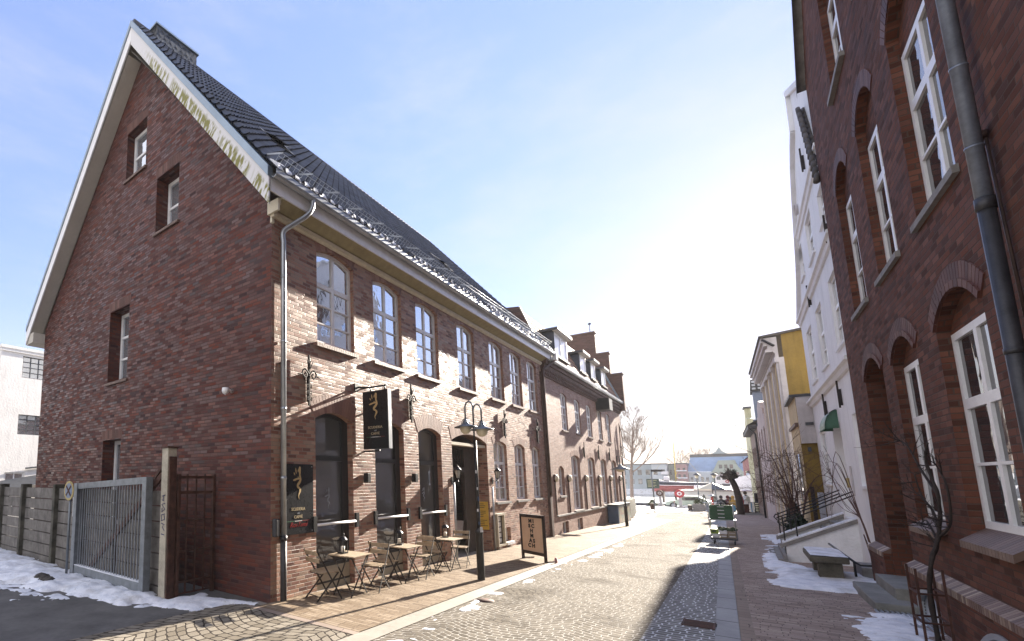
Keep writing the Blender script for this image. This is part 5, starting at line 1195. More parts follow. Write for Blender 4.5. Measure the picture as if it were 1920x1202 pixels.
# A-frame board
ab = Vector((1.21, 8.45, 0)); ae = Vector((1.94, 7.99, 0)); du = (ae-ab).normalized(); dn = Vector((du.y, -du.x, 0)); dn = dn if dn.y < 0 else -dn
AF = thing('pavement_board', 'upright tan advertising board reading Mischmasch in dark frame on pavement', 'board', (1.57, 8.2, gz(1.5, 8.2)))
Fb = FR(ab, du, dn); Wb = (ae-ab).length; zb = gz(1.5, 8.2)
MB().obox(Fb, 0, .05, -.03, .03, zb, zb+1.2).obox(Fb, Wb-.05, Wb, -.03, .03, zb, zb+1.2).obox(Fb, .05, Wb-.05, -.03, .03, zb+1.12, zb+1.2).obox(Fb, .05, Wb-.05, -.03, .03, zb+.16, zb+.24).build('frame', 'board_frame', AF)
MB().obox(Fb, .05, Wb-.05, -.012, .012, zb+.24, zb+1.12).build('panel', 'board_tan', AF)
for i, (s, off) in enumerate((('MI', .0), ('SC', .0), ('H', .0), ('M', .0), ('AS', .0), ('CH', -.03))):
    text(s, Fb, Wb*.48+off, .016, zb+.985-i*.128, .135, 'ink', AF, sx=1.1, offset=.007, spacing=1.5, thick=.002)
MB().bar(Fb(.02, -.02, zb+.03), Fb(.02, -.35, zb+.02), .03).bar(Fb(Wb-.02, -.02, zb+.03), Fb(Wb-.02, -.35, zb+.02), .03).build('foot', 'board_frame', AF)
MB().lathe([(0, .025), (.07, .02), (.075, -.02), (0, -.03)], Fb(Wb+.1, -.2, zb+.08), 14, 'x').build('wheel', 'rose_brick', AF)
# street lamps
def street_lamp(x, y, label, two, S=1.0):
    z = gz(x, y); t = thing('street_lamp', label, 'street lamp', (x, y, z), 'street lamps on the left pavement')
    MB().lathe([(.075, -.1), (.075, .95), (.085, .96), (.085, 1.0), (.05, 1.04), (.045, 1.06)], (x, y, z), 14).build('base_post', 'black_metal', t)
    MB().tube([(x, y, z+1.05), (x+.01, y, z+2.9*S)], [.04, .034], 12).build('post', 'black_metal', t)
    d = Vector((.2, .1, 0)) if two else Vector((0, 0, 0))
    zz = z+2.9*S
    if two:
        arms = MB()
        for s, drop in ((-1, 0), (1, .08)):
            P = [Vector((x, y, zz-.02)), Vector((x, y, zz+.7-drop))]+[Vector((x, y, 0))+Vector((.16, .0, 0))*s*(.5-.5*math.cos(a))*1.1+Vector((0, 0, zz+.72-drop+.14*math.sin(a))) for a in (.4, .9, 1.57, 2.2, 2.8, 3.14)]
            e = P[-1]; P.append(e+Vector((0, 0, -.26))); arms.tube(P, .019, 8)
            hd_ = P[-1]
            MB().lathe([(.0, .03), (.03, .02), (.05, -.02), (.07, -.08), (.1, -.1), (.235, -.15), (.24, -.165), (.14, -.155), (.09, -.15)], hd_, 22).build('lamp_shade', 'lamp_grey', t)
            MB().lathe([(.115, -.15), (.12, -.2), (.1, -.26), (.055, -.3), (0, -.31)], hd_, 18).build('globe', 'lamp_globe', t)
            MB().tube([hd_+Vector((.09*math.cos(a), 0, -.09+.13*math.sin(a))) for a in (0, .5, 1, 1.57, 2.1, 2.6, 3.14)], .008, 5).build('hoop', 'lamp_grey', t)
        arms.build('arm', 'lamp_grey', t)
    else:
        hd_ = Vector((x-.08, y, zz+.1))
        MB().lathe([(.0, .2), (.07, .18), (.1, .08), (.42, -.06), (.43, -.09), (.12, -.05)], hd_, 18).build('lamp_shade', 'lamp_grey', t); MB().lathe([(.2, -.06), (.2, -.12), (.12, -.2), (0, -.22)], hd_, 14).build('globe', 'lamp_globe', t)
        MB().tube([hd_+Vector((-.12, 0, .12)), hd_+Vector((-.12, 0, .62)), hd_+Vector((.12, 0, .62)), hd_+Vector((.12, 0, .12))], .03, 5).tube([hd_+Vector((0, 0, .1)), hd_+Vector((0, 0, .62))], .02, 5).tube([(x, y, zz-.02), hd_+Vector((0, 0, .15))], .035, 6).build('arm', 'black_metal', t)
    if two:
        random.seed(8)
        for k, (h, a) in enumerate(((1.13, 0), (.98, .3), (1.4, -.4), (1.62, .2), (1.85, 0), (2.2, -.3), (1.28, .9))):
            r = .041 if h > 1.05 else .087; hh = random.uniform(.05, .11); a0 = -1.2+a
            MB().add([(x+r*math.cos(a0+j*.25), y+r*math.sin(a0+j*.25), z+h+dz) for dz in (0, hh) for j in range(4)], [(j, j+1, 5+j, 4+j) for j in range(3)]).build('sticker', 'sticker' if k % 3 else 'cabinet_blue', t)
    return t
street_lamp(1.66, 4.49, 'twin headed street lamp with curved arms and stickered post', True)
street_lamp(1.17, 24.57, 'single headed street lamp farther down by the utility cabinet', False)
# utility cabinet and white fence panels
CB = thing('utility_cabinet', 'blue utility cabinet painted with colourful graffiti against brick wall', 'cabinet', (.5, 28.2, gz0(28)))
z = gz0(27)
MB().bev(.05, .55, 26.3, 30.2, z-.3, z+1.0, .02).build('body', 'cabinet_blue', CB); MB().box(.02, .6, 26.25, 30.25, z+1.002, z+1.06).build('lid', 'dark_slate', CB)
def graf():
    t = NT('graffiti'); P = t.pos(); n = t.noise(P, 3.2, 4, .6)
    t.base(t.ramp(n, [(.3, (.12, .3, .2)), (.42, (.4, .4, .25)), (.5, (.3, .12, .1)), (.58, (.15, .35, .3)), (.66, (.45, .3, .2))])); t.rough(.4); MAT['graffiti'] = t.mat
graf(); MB().box(.551, .556, 26.5, 30.1, z+.05, z+.95).build('graffiti', 'graffiti', CB)
for i, (xa, ya, xb, yb, nm) in enumerate(((.15, 30.9, .0, 34.6, 'nearer'), (-.2, 35.4, -.95, 41.6, 'farther'))):
    t = thing('fence_panel', nm+' pale slatted fence panel past the second brick house', 'fence panel', (xa, ya, gz0(ya)), 'pale fence panels')
    a, b = Vector((xa, ya, gz0(ya))), Vector((xb, yb, gz0(yb))); f = MB()
    for h in (.12, .68, 1.2): f.bar(a+Vector((0, 0, h)), b+Vector((0, 0, h)), .05)
    for k in range(5): q = a+(b-a)*k/4; f.bar(q, q+Vector((0, 0, 1.26)), .07)
    f.build('frame', 'fence_white', t); s_ = MB()
    for k in range(13): q = a+(b-a)*(k+.5)/13; s_.bar(q+Vector((.02, 0, .1)), q+Vector((.02, 0, 1.2)), .02, (b-a).length/17)
    s_.build('slats', 'fence_white', t)
# roll trolley with crates
TX, TY = 5.12, 17.6; tz = gz(TX, TY)
TR = thing('roll_trolley', 'tall wheeled metal trolley with open frame and wire posts on the road', 'trolley', (TX, TY, tz))
MB().bev(TX-.36, TX+.36, TY-.35, TY+.35, tz+.17, tz+.23, .01).build('deck', 'dark_slate', TR)
MB().box(TX-.36, TX+.36, TY-.35, TY+.35, tz+.84, tz+.865).build('shelf', 'zinc_dull', TR)
for x in (-.34, .34):
    for y in (-.33, .33): MB().tube([(TX+x, TY+y, tz+.2), (TX+x-.03, TY+y, tz+1.4)], .015, 6).build('post', 'zinc', TR)
for x in (-.27, .27):
    for y in (-.26, .26):
        MB().lathe([(0, .02), (.06, .02), (.065, 0), (.06, -.02), (0, -.02)], (TX+x, TY+y, tz+.075), 12, 'x').build('wheel', 'plastic_dark', TR); MB().bar((TX+x, TY+y, tz+.08), (TX+x, TY+y+.04, tz+.18), .03).build('caster_fork', 'zinc_dull', TR)
for i in range(4):
    t = thing('crate', ('lowest', 'second', 'third', 'topmost')[i]+' dark green plastic crate in the stack on the trolley shelf', 'crate', (TX, TY, tz+.87+.125*i), 'green crates on the trolley')
    z = tz+.87+.125*i; x0, x1, y0, y1 = TX-.32, TX+.3, TY-.3, TY+.3
    MB().box(x0+.01, x1-.01, y0+.01, y1-.01, z, z+.012).box(x0, x1, y0, y0+.015, z, z+.115).box(x0, x1, y1-.015, y1, z, z+.115).box(x0, x0+.015, y0+.016, y1-.016, z, z+.115).box(x1-.015, x1, y0+.016, y1-.016, z, z+.115).box(x0-.01, x1+.01, y0-.01, y0-.001, z+.1, z+.12).build('body', 'crate_green', t)
    MB().box(TX-.1, TX+.08, y0-.006, y0-.001, z+.06, z+.085).build('handle_slot', 'carton_white', t)
cart = [(-.34, -.14, .365, .53, 'crate_lime', 'lime green produce crate on the trolley deck'), (-.3, -.12, .235, .363, 'carton_white', 'pale carton under the lime green crate'), (-.11, .09, .365, .5, 'carton_white', 'pale carton in the middle of the upper row'), (-.1, .1, .235, .363, 'carton_brown', 'brown carton in the middle of the lower row'), (.11, .33, .365, .47, 'carton_brown', 'brown carton at the right of the upper row'), (.115, .33, .235, .363, 'carton_brown', 'brown carton at the right of the lower row')]
for a, b, c, d, mt, lb in cart:
    t = thing('carton' if 'carton' in mt else 'produce_crate', lb+' on the trolley', 'box', (TX+a, TY-.25, tz+c), 'boxes on the trolley deck')
    MB().bev(TX+a, TX+b, TY-.28, TY+.2, tz+c, tz+d, .006).build('body', mt, t); MB().box(TX+a+.03, TX+b-.03, TY-.284, TY-.2805, tz+c+.04, tz+d-.05).build('front_label', 'carton_white' if mt != 'carton_white' else 'paper', t) if mt != 'crate_lime' else MB().box(TX+a+.04, TX+b-.06, TY-.285, TY-.2805, tz+c+.05, tz+d-.04).build('slot', 'produce', t)
t = thing('produce_sack', 'dark lumpy sack lying across the cartons on the trolley', 'sack', (TX+.1, TY, tz+.5)); mb = MB()
random.seed(2)
for k in range(9): mb.lathe([(0, .07), (.06, .045), (.085, 0), (.06, -.04), (0, -.06)], (TX-.08+.048*k, TY-.15+random.uniform(-.08, .08), tz+.52+random.uniform(-.02, .03)), 8)
mb.build('sack', 'produce', t)
# drain covers
DG = thing('drain_grate', 'rusty slotted drain grate in the gutter by the grey kerb slabs', 'drain', (5.2, 3.4, gz0(3.4)))
mb = MB(); z = gz0(3.4)+.012
for k in range(7): mb.box(5.03, 5.35, 3.22+k*.055, 3.22+k*.055+.028, z-.01, z+.012)
mb.box(5.01, 5.03, 3.2, 3.6, z-.01, z+.014).box(5.35, 5.37, 3.2, 3.6, z-.01, z+.014).build('slats', 'rusty_iron', DG); MB().box(5.0, 5.38, 3.19, 3.61, z-.012, z-.004).build('pit', 'room_dark', DG)
MH = thing('gully_cover', 'small dark gully cover at the road edge beside the slab strip', 'drain', (2.42, 2.8, gz0(2.8)))
MB().lathe([(0, .012), (.13, .012), (.14, 0)], (2.45, 2.7, gz0(2.7)+.008), 16).build('cover', 'rusty_iron', MH)
LG = thing('light_well_grate', 'slotted iron grate over cellar light well at foot of the dark brick house', 'grate', (7.4, 5.9, gz0(5.9)))
mb = MB()
for k in range(9): mb.box(7.18+k*.055, 7.18+k*.055+.025, 5.2, 6.5, gz0(5.9)+.006, gz0(5.9)+.028)
mb.build('bars', 'zinc_dull', LG)

# ------------------------------------------------------------------ plants
def grow(mb, p, d, L, r, depth, rnd, spread=.5, n=5, upb=.12, kids=3, shrink=.68, minr=.004, wob=.25):
    P = [p.copy()]; rs = [r]; dd = d.normalized(); k = 4
    for i in range(k):
        dd = (dd+Vector((rnd.uniform(-1, 1), rnd.uniform(-1, 1), rnd.uniform(-.6, 1)*.6))*wob*.5+Vector((0, 0, upb*.4))).normalized()
        P.append(P[-1]+dd*L/k); rs.append(r*(1-.42*(i+1)/k))
    mb.tube(P, rs, n if depth > 1 else 3, False)
    if depth <= 0: return
    for j in range(kids+(1 if depth > 2 else 0)):
        t = rnd.uniform(.35, 1); i = min(k-1, int(t*k)); q = P[i]+(P[i+1]-P[i])*(t*k-i)
        ax = Vector((rnd.uniform(-1, 1), rnd.uniform(-1, 1), rnd.uniform(-.3, .6))).normalized()
        nd = (dd*(1-spread*.6)+ax*spread+Vector((0, 0, upb))).normalized()
        grow(mb, q, nd, L*shrink*rnd.uniform(.75, 1.15), max(minr, rs[i]*.55), depth-1, rnd, spread, n, upb, kids, shrink, minr, wob)
    grow(mb, P[-1], dd, L*shrink, max(minr, rs[-1]*.8), depth-1, rnd, spread, n, upb, kids, shrink, minr, wob)
def bare_tree(label, base, h, r, seed, lean=(0, 0), depth=5, kids=2, spread=.55, mat='bark_light', minr=.012, L0=.3, group=None, name='bare_tree', clear=.25):
    rnd = random.Random(seed); t = thing(name, label, 'tree', base, group); b = Vector(base); top = b+Vector((lean[0], lean[1], h*.55)); tr = MB()
    P = [b-Vector((0, 0, .3)), b+Vector((lean[0]*.2, lean[1]*.2, h*.15)), b+Vector((lean[0]*.45, lean[1]*.5, h*.34)), top, b+Vector((lean[0]*1.6, lean[1], h*.8))]
    tr.tube(catmull(P, 4), [r*(1-.78*i/16) for i in range(17)], 8); tr.build('trunk', mat, t)
    cr = MB(); PP = catmull(P, 8)
    nb = 17
    for i in range(nb):
        f = i/(nb-1); q = PP[min(len(PP)-1, int(8+24*(clear+(1-clear)*f)))]; a = i*2.4+rnd.uniform(-.4, .4)
        grow(cr, q, Vector((math.cos(a), math.sin(a), rnd.uniform(.35, .9)+f*.5)), h*L0*(1.15-.65*f)*rnd.uniform(.8, 1.1), r*(.36-.2*f), depth-1, rnd, spread, 5, .1, kids, .66, minr)
    cr.build('crown', mat, t); return t
bare_tree('tall bare winter tree beyond the second brick house', (-3.25, 57, gz0(57)), 11.5, .2, 11, (.5, 0), depth=5, kids=2, minr=.009, L0=.17, clear=.3)
# pollarded tree
PT = thing('pollard_tree', 'short pollarded tree with dark knobbly head on the quay square', 'tree', (5.35, 47, gz0(47)))
MB().tube(catmull([(5.35, 47, -1), (5.32, 47, .3), (5.2, 47, 1.3), (5.0, 47, 1.95)], 4), [.24-.005*i for i in range(13)], 9).build('trunk', 'bark', PT)
mb = MB(); rnd = random.Random(4)
for k in range(26):
    a = rnd.uniform(0, 6.28); e = rnd.uniform(-.3, 1.4); d = Vector((math.cos(a)*math.cos(e), math.sin(a)*math.cos(e), math.sin(e))); p = Vector((4.95, 47, 2.1))+d*.35
    mb.lathe([(0, .2), (.14, .12), (.2, 0), (.12, -.13), (0, -.18)], p, 7)
    for j in range(4): mb.tube([p, p+(d+Vector((rnd.uniform(-.5, .5), rnd.uniform(-.5, .5), rnd.uniform(-.2, .6)))).normalized()*.42], [.03, .008], 3)
mb.build('crown', 'bark', PT)
# arching shrub and little conifer by the yellow annex
SH = thing('bare_shrub', 'bare shrub with long arching reddish twigs by the yellow annex', 'shrub', (7.0, 18.3, gz0(18.3))); rnd = random.Random(21)
mb = MB()
for k in range(15):
    a = rnd.uniform(0, 6.28); b = Vector((7.0+rnd.uniform(-.15, .15), 18.2+rnd.uniform(-.5, .5), -.35)); hh = rnd.uniform(1.6, 3.4); o_ = Vector((math.cos(a)*rnd.uniform(.3, 1.0), math.sin(a)*rnd.uniform(.5, 1.9), 0))
    P = catmull([b, b+o_*.15+Vector((0, 0, hh*.4)), b+o_*.5+Vector((0, 0, hh*.85)), b+o_*.95+Vector((0, 0, hh)), b+o_*1.5+Vector((0, 0, hh*.8))], 4)
    mb.tube(P, [.022*(1-.8*i/16) for i in range(17)], 4, False)
    for j in range(7):
        q = P[rnd.randint(5, 15)]; grow(mb, q, Vector((rnd.uniform(-1, 1), rnd.uniform(-1, 1), rnd.uniform(-.2, .9))), rnd.uniform(.35, .8), .009, 2, rnd, .6, 3, .05, 2, .6, .0035)
mb.build('twigs', 'twig_red', SH)
mb = MB()
for k in range(9):
    b = Vector((7.35, 12.6, .2)); P = catmull([b, b+Vector((-.1, -.2+.1*k, 1.2)), b+Vector((-.35, .3*k-.6, 2.3+.1*(k % 4))), b+Vector((-.7, .5*k-.9, 2.5-.12*k))], 5)
CY = thing('arching_briar', 'long thin arching briar stems before the white house wall', 'shrub', (7.6, 11.3, gz0(11.3))); rnd = random.Random(9)
for k in range(10):
    b = Vector((7.72, 10.75+rnd.uniform(-.1, .1), .6)); s = rnd.uniform(.7, 1.1)
    P = catmull([b, b+Vector((-.05, .3*s, .5)), b+Vector((-.2, 1.3*s, 1.0+rnd.uniform(-.4, 1.2))), b+Vector((-.3, 2.9*s, 1.0+rnd.uniform(-.8, 1.4)))], 5)
    mb.tube(P, [.009*(1-.75*i/15)+.0015 for i in range(16)], 4, False)
mb.tube([(7.75, 10.6, -.2), (7.72, 10.8, .35), (7.68, 11.0, .75)], [.025, .02, .01], 5).build('stems', 'twig_red', CY)
def leafy(label, base, rx, ry, h, n, mat, seed, name='evergreen_bush', cat='bush', leaf=.06, group=None):
    rnd = random.Random(seed); t = thing(name, label, cat, base, group); mb = MB(); b = Vector(base)
    for k in range(n):
        z = rnd.random()**.8; rr = (1-z**1.6)**.6*rnd.uniform(.35, 1.05); a = rnd.uniform(0, 6.28)
        lump = .75+.35*noise.noise(Vector((math.cos(a)*1.7, math.sin(a)*1.7, z*3+seed)))
        p = b+Vector((math.cos(a)*rx*rr*lump, math.sin(a)*ry*rr*lump, z*h)); s = leaf*rnd.uniform(.6, 1.5)
        x = Vector((rnd.uniform(-1, 1), rnd.uniform(-1, 1), rnd.uniform(-1, 1))).normalized(); y = x.cross(Vector((rnd.uniform(-1, 1), rnd.uniform(-1, 1), 1))).normalized()
        mb.add([p-x*s, p+y*s*.4, p+x*s, p-y*s*.4], [(0, 1, 2, 3)])
    mb.build('foliage', mat, t); return t
leafy('dark evergreen bush at the foot of the bare shrub', (7.0, 17.2, gz0(17.2)), .5, 1.0, 1.15, 2600, 'evergreen', 3)
leafy('small snow dusted bush behind the stair handrail', (7.05, 20.6, gz0(20.6)), .4, .9, 1.5, 1500, 'evergreen', 6)
leafy('round green bush in the snow by the quay', (-1.9, 60.5, gz0(60.5)), .65, .65, .8, 900, 'bush_green', 8)
# climbing vine with its iron guard
VG = thing('tree_guard', 'rusty iron guard of upright bars round the vine stem', 'tree guard', (7.42, 4.55, gz0(4.5)))
mb = MB()
for x, y in ((7.33, 4.25), (7.33, 4.72), (7.55, 4.3), (7.55, 4.78)): mb.bar((x, y, -.25), (x, y, .86), .022)
for z in (.2, .55): mb.bar((7.33, 4.25, z), (7.33, 4.72, z), .022).bar((7.55, 4.3, z), (7.55, 4.78, z), .022).bar((7.33, 4.25, z), (7.55, 4.3, z), .022).bar((7.33, 4.72, z), (7.55, 4.78, z), .022)
mb.build('bars', 'rusty_iron', VG)
VN = thing('climbing_vine', 'knotty bare climbing vine trained up the dark brick wall', 'vine', (7.48, 4.5, gz0(4.5))); mb = MB(); rnd = random.Random(14)
main = catmull([(7.47, 4.5, -.2), (7.46, 4.52, .5), (7.5, 4.42, .95), (7.62, 4.55, 1.3), (7.64, 4.42, 1.75), (7.62, 4.6, 2.2), (7.64, 4.5, 2.45)], 5)
mb.tube(main, [.027-.0005*i+.004*math.sin(i*1.9) for i in range(len(main))], 8)
for S in ([(7.52, 4.48, .98), (7.62, 4.7, 1.15), (7.66, 5.3, 1.4), (7.66, 5.6, 1.36)], [(7.62, 4.55, 1.3), (7.66, 4.9, 1.55), (7.66, 5.35, 1.75), (7.65, 5.5, 2.05)], [(7.64, 4.45, 1.8), (7.62, 4.9, 2.1), (7.6, 5.3, 2.45), (7.6, 5.75, 2.55)], [(7.62, 4.55, 1.25), (7.66, 4.2, 1.45), (7.66, 4.1, 1.9), (7.64, 4.35, 2.2)]):
    P = catmull(S, 5); mb.tube(P, [.016-.0006*i for i in range(len(P))], 6)
    for j in range(8): grow(mb, P[rnd.randint(4, len(P)-1)], Vector((rnd.uniform(-.8, .1), rnd.uniform(-1, 1), rnd.uniform(-.2, 1))), rnd.uniform(.12, .3), .008, 2, rnd, .6, 4, .05, 2, .6, .003)
mb.build('stem', 'bark', VN)

# ------------------------------------------------------------------ lying snow
snow('snow_bank', [(-30, -1.05), (-30, -3.3), (-7, -2.6), (-4.6, -2.55), (-2.6, -1.95), (-1.5, -1.75), (-1.2, -1.25), (-1.5, -1.0), (-4.8, -1.2), (-7, -1.0)], .06, .13, .03, 2, .5, .9)
snow('snow_patch', [(-1.45, -.95), (-1.3, -1.75), (-.55, -1.1), (-.3, -.62), (-.12, -.2), (-.35, -.18), (-.8, -.45), (-1.0, -.3), (-1.4, -.35)], .035, .05, .12, 9, .22, 1.1)
snow('snow_patch', [(-14, -2.6), (-14, -4.4), (-6, -3.6), (-3, -2.6), (-2.2, -2.2), (-3, -2.1), (-6, -2.5)], .07, .012, .28, 5, .5, 1.6, freq=3.4)
snow('snow_patch', [(6.1, 8.0), (6.0, 12.8), (6.25, 17.0), (6.5, 12.8), (6.75, 11.8), (7.85, 11.6), (7.75, 8.6), (7.0, 8.05)], .05, .07, .02, 3, .35, 1.1)
snow('snow_patch', [(6.85, 3.6), (6.75, 5.2), (7.1, 6.4), (7.6, 6.45), (7.6, 3.9), (7.3, 3.3)], .04, .05, .1, 12, .3, 1.2)
snow('snow_patch', [(2.28, -.5), (2.9, -1.2), (2.5, 3), (2.6, 7), (2.75, 12), (2.5, 20), (2.3, 12), (2.24, 4)], .05, .015, .5, 15, .3, 1.5)
snow('snow_patch', [(6.5, 17.2), (6.1, 20.5), (6.2, 24), (7.3, 24), (7.3, 17.5)], .09, .06, .15, 16, .5, 1.3)
snow('snow_field', [(-12, 46.5), (-12, 61), (5, 61), (5, 55), (1.5, 50), (-2, 46.5)], .3, .12, .02, 20, 1.2, 1.0, freq=.7)
st = thing('dropped_cloth', 'dark grey clump of debris lying in the snow by the sign post', 'debris', (-4.2, -1.85, .05)); mb = MB(); rnd = random.Random(3)
for k in range(6): mb.lathe([(0, .08), (.09, .05), (.13, 0), (.06, -.05), (0, -.05)], (-4.35+.09*k, -1.95+rnd.uniform(-.05, .05), .14-.012*k), 7)
mb.build('clump', 'gravel_dark', st)
# ------------------------------------------------------------------ quay square and harbour
mb = MB().box(-120, .2, 62, 96, -4, -1.14); prop(mb.build('shipyard_ground', 'snow'), kind='structure')
def simple(name, label, cat, loc, group=None): return thing(name, label, cat, loc, group)
t = simple('retaining_wall', 'low dark stone wall at the back of the snowy quay square', 'wall', (-3, 62, -1.1)); MB().bev(-9, .1, 60.8, 61.3, -1.4, -.72, .03).build('stonework', 'dark_slate', t); MB().box(-9, .1, 60.82, 61.28, -.718, -.66).build('coping_snow', 'snow', t)
# sign post with bin
t = simple('street_sign_post', 'thin post with dark street name plate and brown litter bin', 'sign post', (.22, 43.5, gz0(43.5))); z = gz0(43.5)
MB().tube([(.22, 43.5, z), (.24, 43.5, 2.75)], .035, 8).build('post', 'lamp_grey', t); MB().box(.2, .98, 43.46, 43.49, 2.55, 2.72).build('name_plate', 'ink', t); MB().bev(-.05, .2, 43.3, 43.55, z+.28, z+.75, .03).build('litter_bin', 'rusty_iron', t)
t = simple('info_board', 'dark green information board with pale lines on a single leg', 'board', (-1.5, 59, -1.06))
MB().bev(-2.05, -.95, 59, 59.06, .95, 1.95, .02).build('board', 'sign_green', t); mb = MB()
for k in range(6): mb.box(-1.95, -1.95+(.8, .5, .7, .45, .75, .6)[k], 58.985, 58.999, 1.78-k*.13, 1.82-k*.13)
mb.build('print', 'pale_yellow', t); MB().bar((-1.5, 59.03, -1.1), (-1.5, 59.03, .95), .1).build('leg', 'lamp_grey', t)
def buoysign(label, x, y, zc, r, mat, inner, zb):
    t = simple('round_sign', label, 'sign', (x, y, zb)); F_ = FR((x, y, 0), (1, 0, 0), (0, -1, 0))
    MB().bev(x-.13, x+.13, y+.05, y+.3, zb, zc-.1, .02).bev(x-.3, x+.3, y-.1, y+.5, zb-.1, zb+.25, .04).build('pedestal', 'planter_grey', t)
    disc(F_, 0, zc, r*.5, r, .04, -.06).build('ring', mat, t); disc(F_, 0, zc, 0, r*.48, .02, -.04).build('centre', inner, t); disc(F_, 0, zc, 0, r*.2, .05, .021).build('hub', mat, t)
buoysign('round red and white sign on stone pedestal near the white houseboat', .9, 56, .5, .4, 'red_paint', 'white_text', -1.0)
buoysign('dark round wheel sign on stone pedestal left of the red and white one', -1.0, 59, .45, .32, 'rusty_iron', 'planter_grey', -1.05)
t = simple('marker_post', 'thin pale marker post in the snow before the car', 'post', (.78, 52, -.94)); MB().tube([(.78, 52, -.95), (.78, 52, .0)], .03, 6).build('post', 'pinkish_plaster', t); MB().tube([(.78, 52, -.2), (.78, 52, -.05)], .034, 6).build('band', 'red_paint', t)
# car
t = simple('parked_car', 'small pale green car with snowy roof parked on the square', 'car', (1.3, 59.5, -1.07)); z = -1.07
prof = [(-.55, z+.3), (-.5, z+.62), (-.2, z+.74), (.35, z+.8), (.85, z+1.2), (2.2, z+1.24), (2.8, z+.85), (3.2, z+.75), (3.25, z+.32)]
MB().poly([(x, 58.7, q) for x, q in prof], (0, 1.5, 0)).build('body', 'car_green', t)
MB().poly([(.48, 58.69, z+.82), (.9, 58.69, z+1.14), (2.1, 58.69, z+1.16), (2.6, 58.69, z+.84)], (0, -.006, 0)).build('window', 'dark_pane', t)
for x in (.1, 2.55): w_ = MB().lathe([(0, .1), (.26, .1), (.3, .06), (.3, -.06), (0, -.06)], (x, 58.72, z+.3), 18, 'y').build('wheel', 'tyre', t); MB().lathe([(0, .005), (.17, .004), (.18, 0)], (x, 58.62, z+.3), 14, 'y').build('rim', 'zinc', w_)
MB().box(.95, 2.1, 58.8, 60.1, z+1.23, z+1.29).build('roof_snow', 'snow', t); MB().box(-.56, -.5, 58.8, 59.1, z+.5, z+.62).build('headlight', 'lantern_glass', t)
# planters, cafe tables
t = simple('slatted_planter', 'grey slatted planter box with brownish shrub', 'planter', (2.55, 51.5, -.93)); mb = MB()
for k in range(9): mb.bev(2.15+k*.09, 2.225+k*.09, 51.3, 51.36, -.95, -.3, .006)
mb.bev(2.13, 2.97, 51.37, 51.9, -.95, -.28, .01).build('box', 'planter_grey', t); leafy('round brown green shrub growing in the slatted planter', (2.5, 51.6, -.3), .5, .35, .42, 500, 'bush_green', 4, 'planter_shrub', 'shrub', .06)
t = simple('wooden_cube', 'small dark wooden cube beside the slatted planter', 'box', (1.95, 51.4, -.93)); MB().bev(1.78, 2.1, 51.2, 51.6, -.95, -.42, .02).build('cube', 'dark_wood', t); MB().box(1.8, 2.08, 51.22, 51.58, -.419, -.39).build('lid', 'wood', t)
t = simple('potted_conifer', 'small dark pointed conifer in a pot between the park lamps', 'conifer', (2.9, 53, -.95)); MB().lathe([(.12, 0), (.2, .4), (.17, .4), (0, .36)], (2.9, 53, -.95), 10).build('pot', 'planter_grey', t); mb = MB(); rnd = random.Random(6)
for k in range(420):
    q = rnd.random(); r_ = .3*(1-q)*rnd.uniform(.5, 1.05); a = rnd.uniform(0, 6.28); p = Vector((2.9+r_*math.cos(a), 53+r_*math.sin(a), -.5+q*1.0)); mb.add([p, p+Vector((.06*math.cos(a), .06*math.sin(a), -.05)), p+Vector((0, 0, .07))], [(0, 1, 2)])
mb.build('foliage', 'evergreen', t)
def cafe_table(x, y, label):
    t = simple('cafe_table', label, 'table', (x, y, gz0(y)), 'white tables on the square'); z = gz0(y)
    MB().lathe([(0, .75), (.45, .75), (.45, .72), (0, .71)], (x, y, z), 16).build('top', 'carton_white', t); MB().tube([(x, y, z), (x, y, z+.72)], .03, 6).lathe([(.22, .02), (.2, .04), (.03, .06)], (x, y, z), 12).build('pedestal', 'lamp_grey', t)
cafe_table(3.05, 53.2, 'round white table beside the small conifer'); cafe_table(3.65, 53.6, 'round white table beside the orange heater')
t = simple('patio_heater', 'slim orange patio heater by the white tables', 'heater', (3.4, 54.4, -.97)); MB().tube([(3.4, 54.4, -1), (3.4, 54.4, .3)], .09, 8).build('body', 'cloth_red', t); MB().lathe([(0, .5), (.28, .42), (.3, .38), (.05, .36)], (3.4, 54.4, 0), 12).build('hood', 'zinc_dull', t)
t = simple('market_umbrella', 'wide dark and pale striped market umbrella over the square', 'umbrella', (3.35, 58, -1.05)); n = 8
ap = Vector((3.35, 58, 1.55)); mb = MB(); mc = MB()
for k in range(n):
    a0, a1 = 6.2832*k/n, 6.2832*(k+1)/n; q0 = Vector((3.35+1.45*math.cos(a0), 58+1.45*math.sin(a0), .95)); q1 = Vector((3.35+1.45*math.cos(a1), 58+1.45*math.sin(a1), .95)); (mc if k in (4, 5) else mb).add([ap, q0, q1, q0-Vector((0, 0, .12)), q1-Vector((0, 0, .12))], [(0, 1, 2), (1, 3, 4, 2)])
mb.build('canopy', 'dark_slate', t); mc.build('canopy_panel', 'cream_paint', t); MB().tube([(3.35, 58, -1.1), (3.35, 58, 1.65)], .035, 8).build('pole', 'dark_wood', t)
def park_lamp(x, y, label):
    t = simple('park_lamp', label, 'street lamp', (x, y, gz0(y)), 'slender lamps on the square'); z = gz0(y)
    MB().tube([(x, y, z-.1), (x, y, z+.8), (x, y, z+3.0)], [.06, .05, .035], 8).build('post', 'lamp_grey', t); MB().lathe([(.05, 0), (.13, .1), (.17, .3), (.0, .32)], (x, y, z+3.0), 8).build('globe', 'lamp_globe', t); MB().lathe([(.3, .3), (.24, .36), (.06, .48), (0, .56)], (x, y, z+3.0), 10).build('hat', 'dark_slate', t)
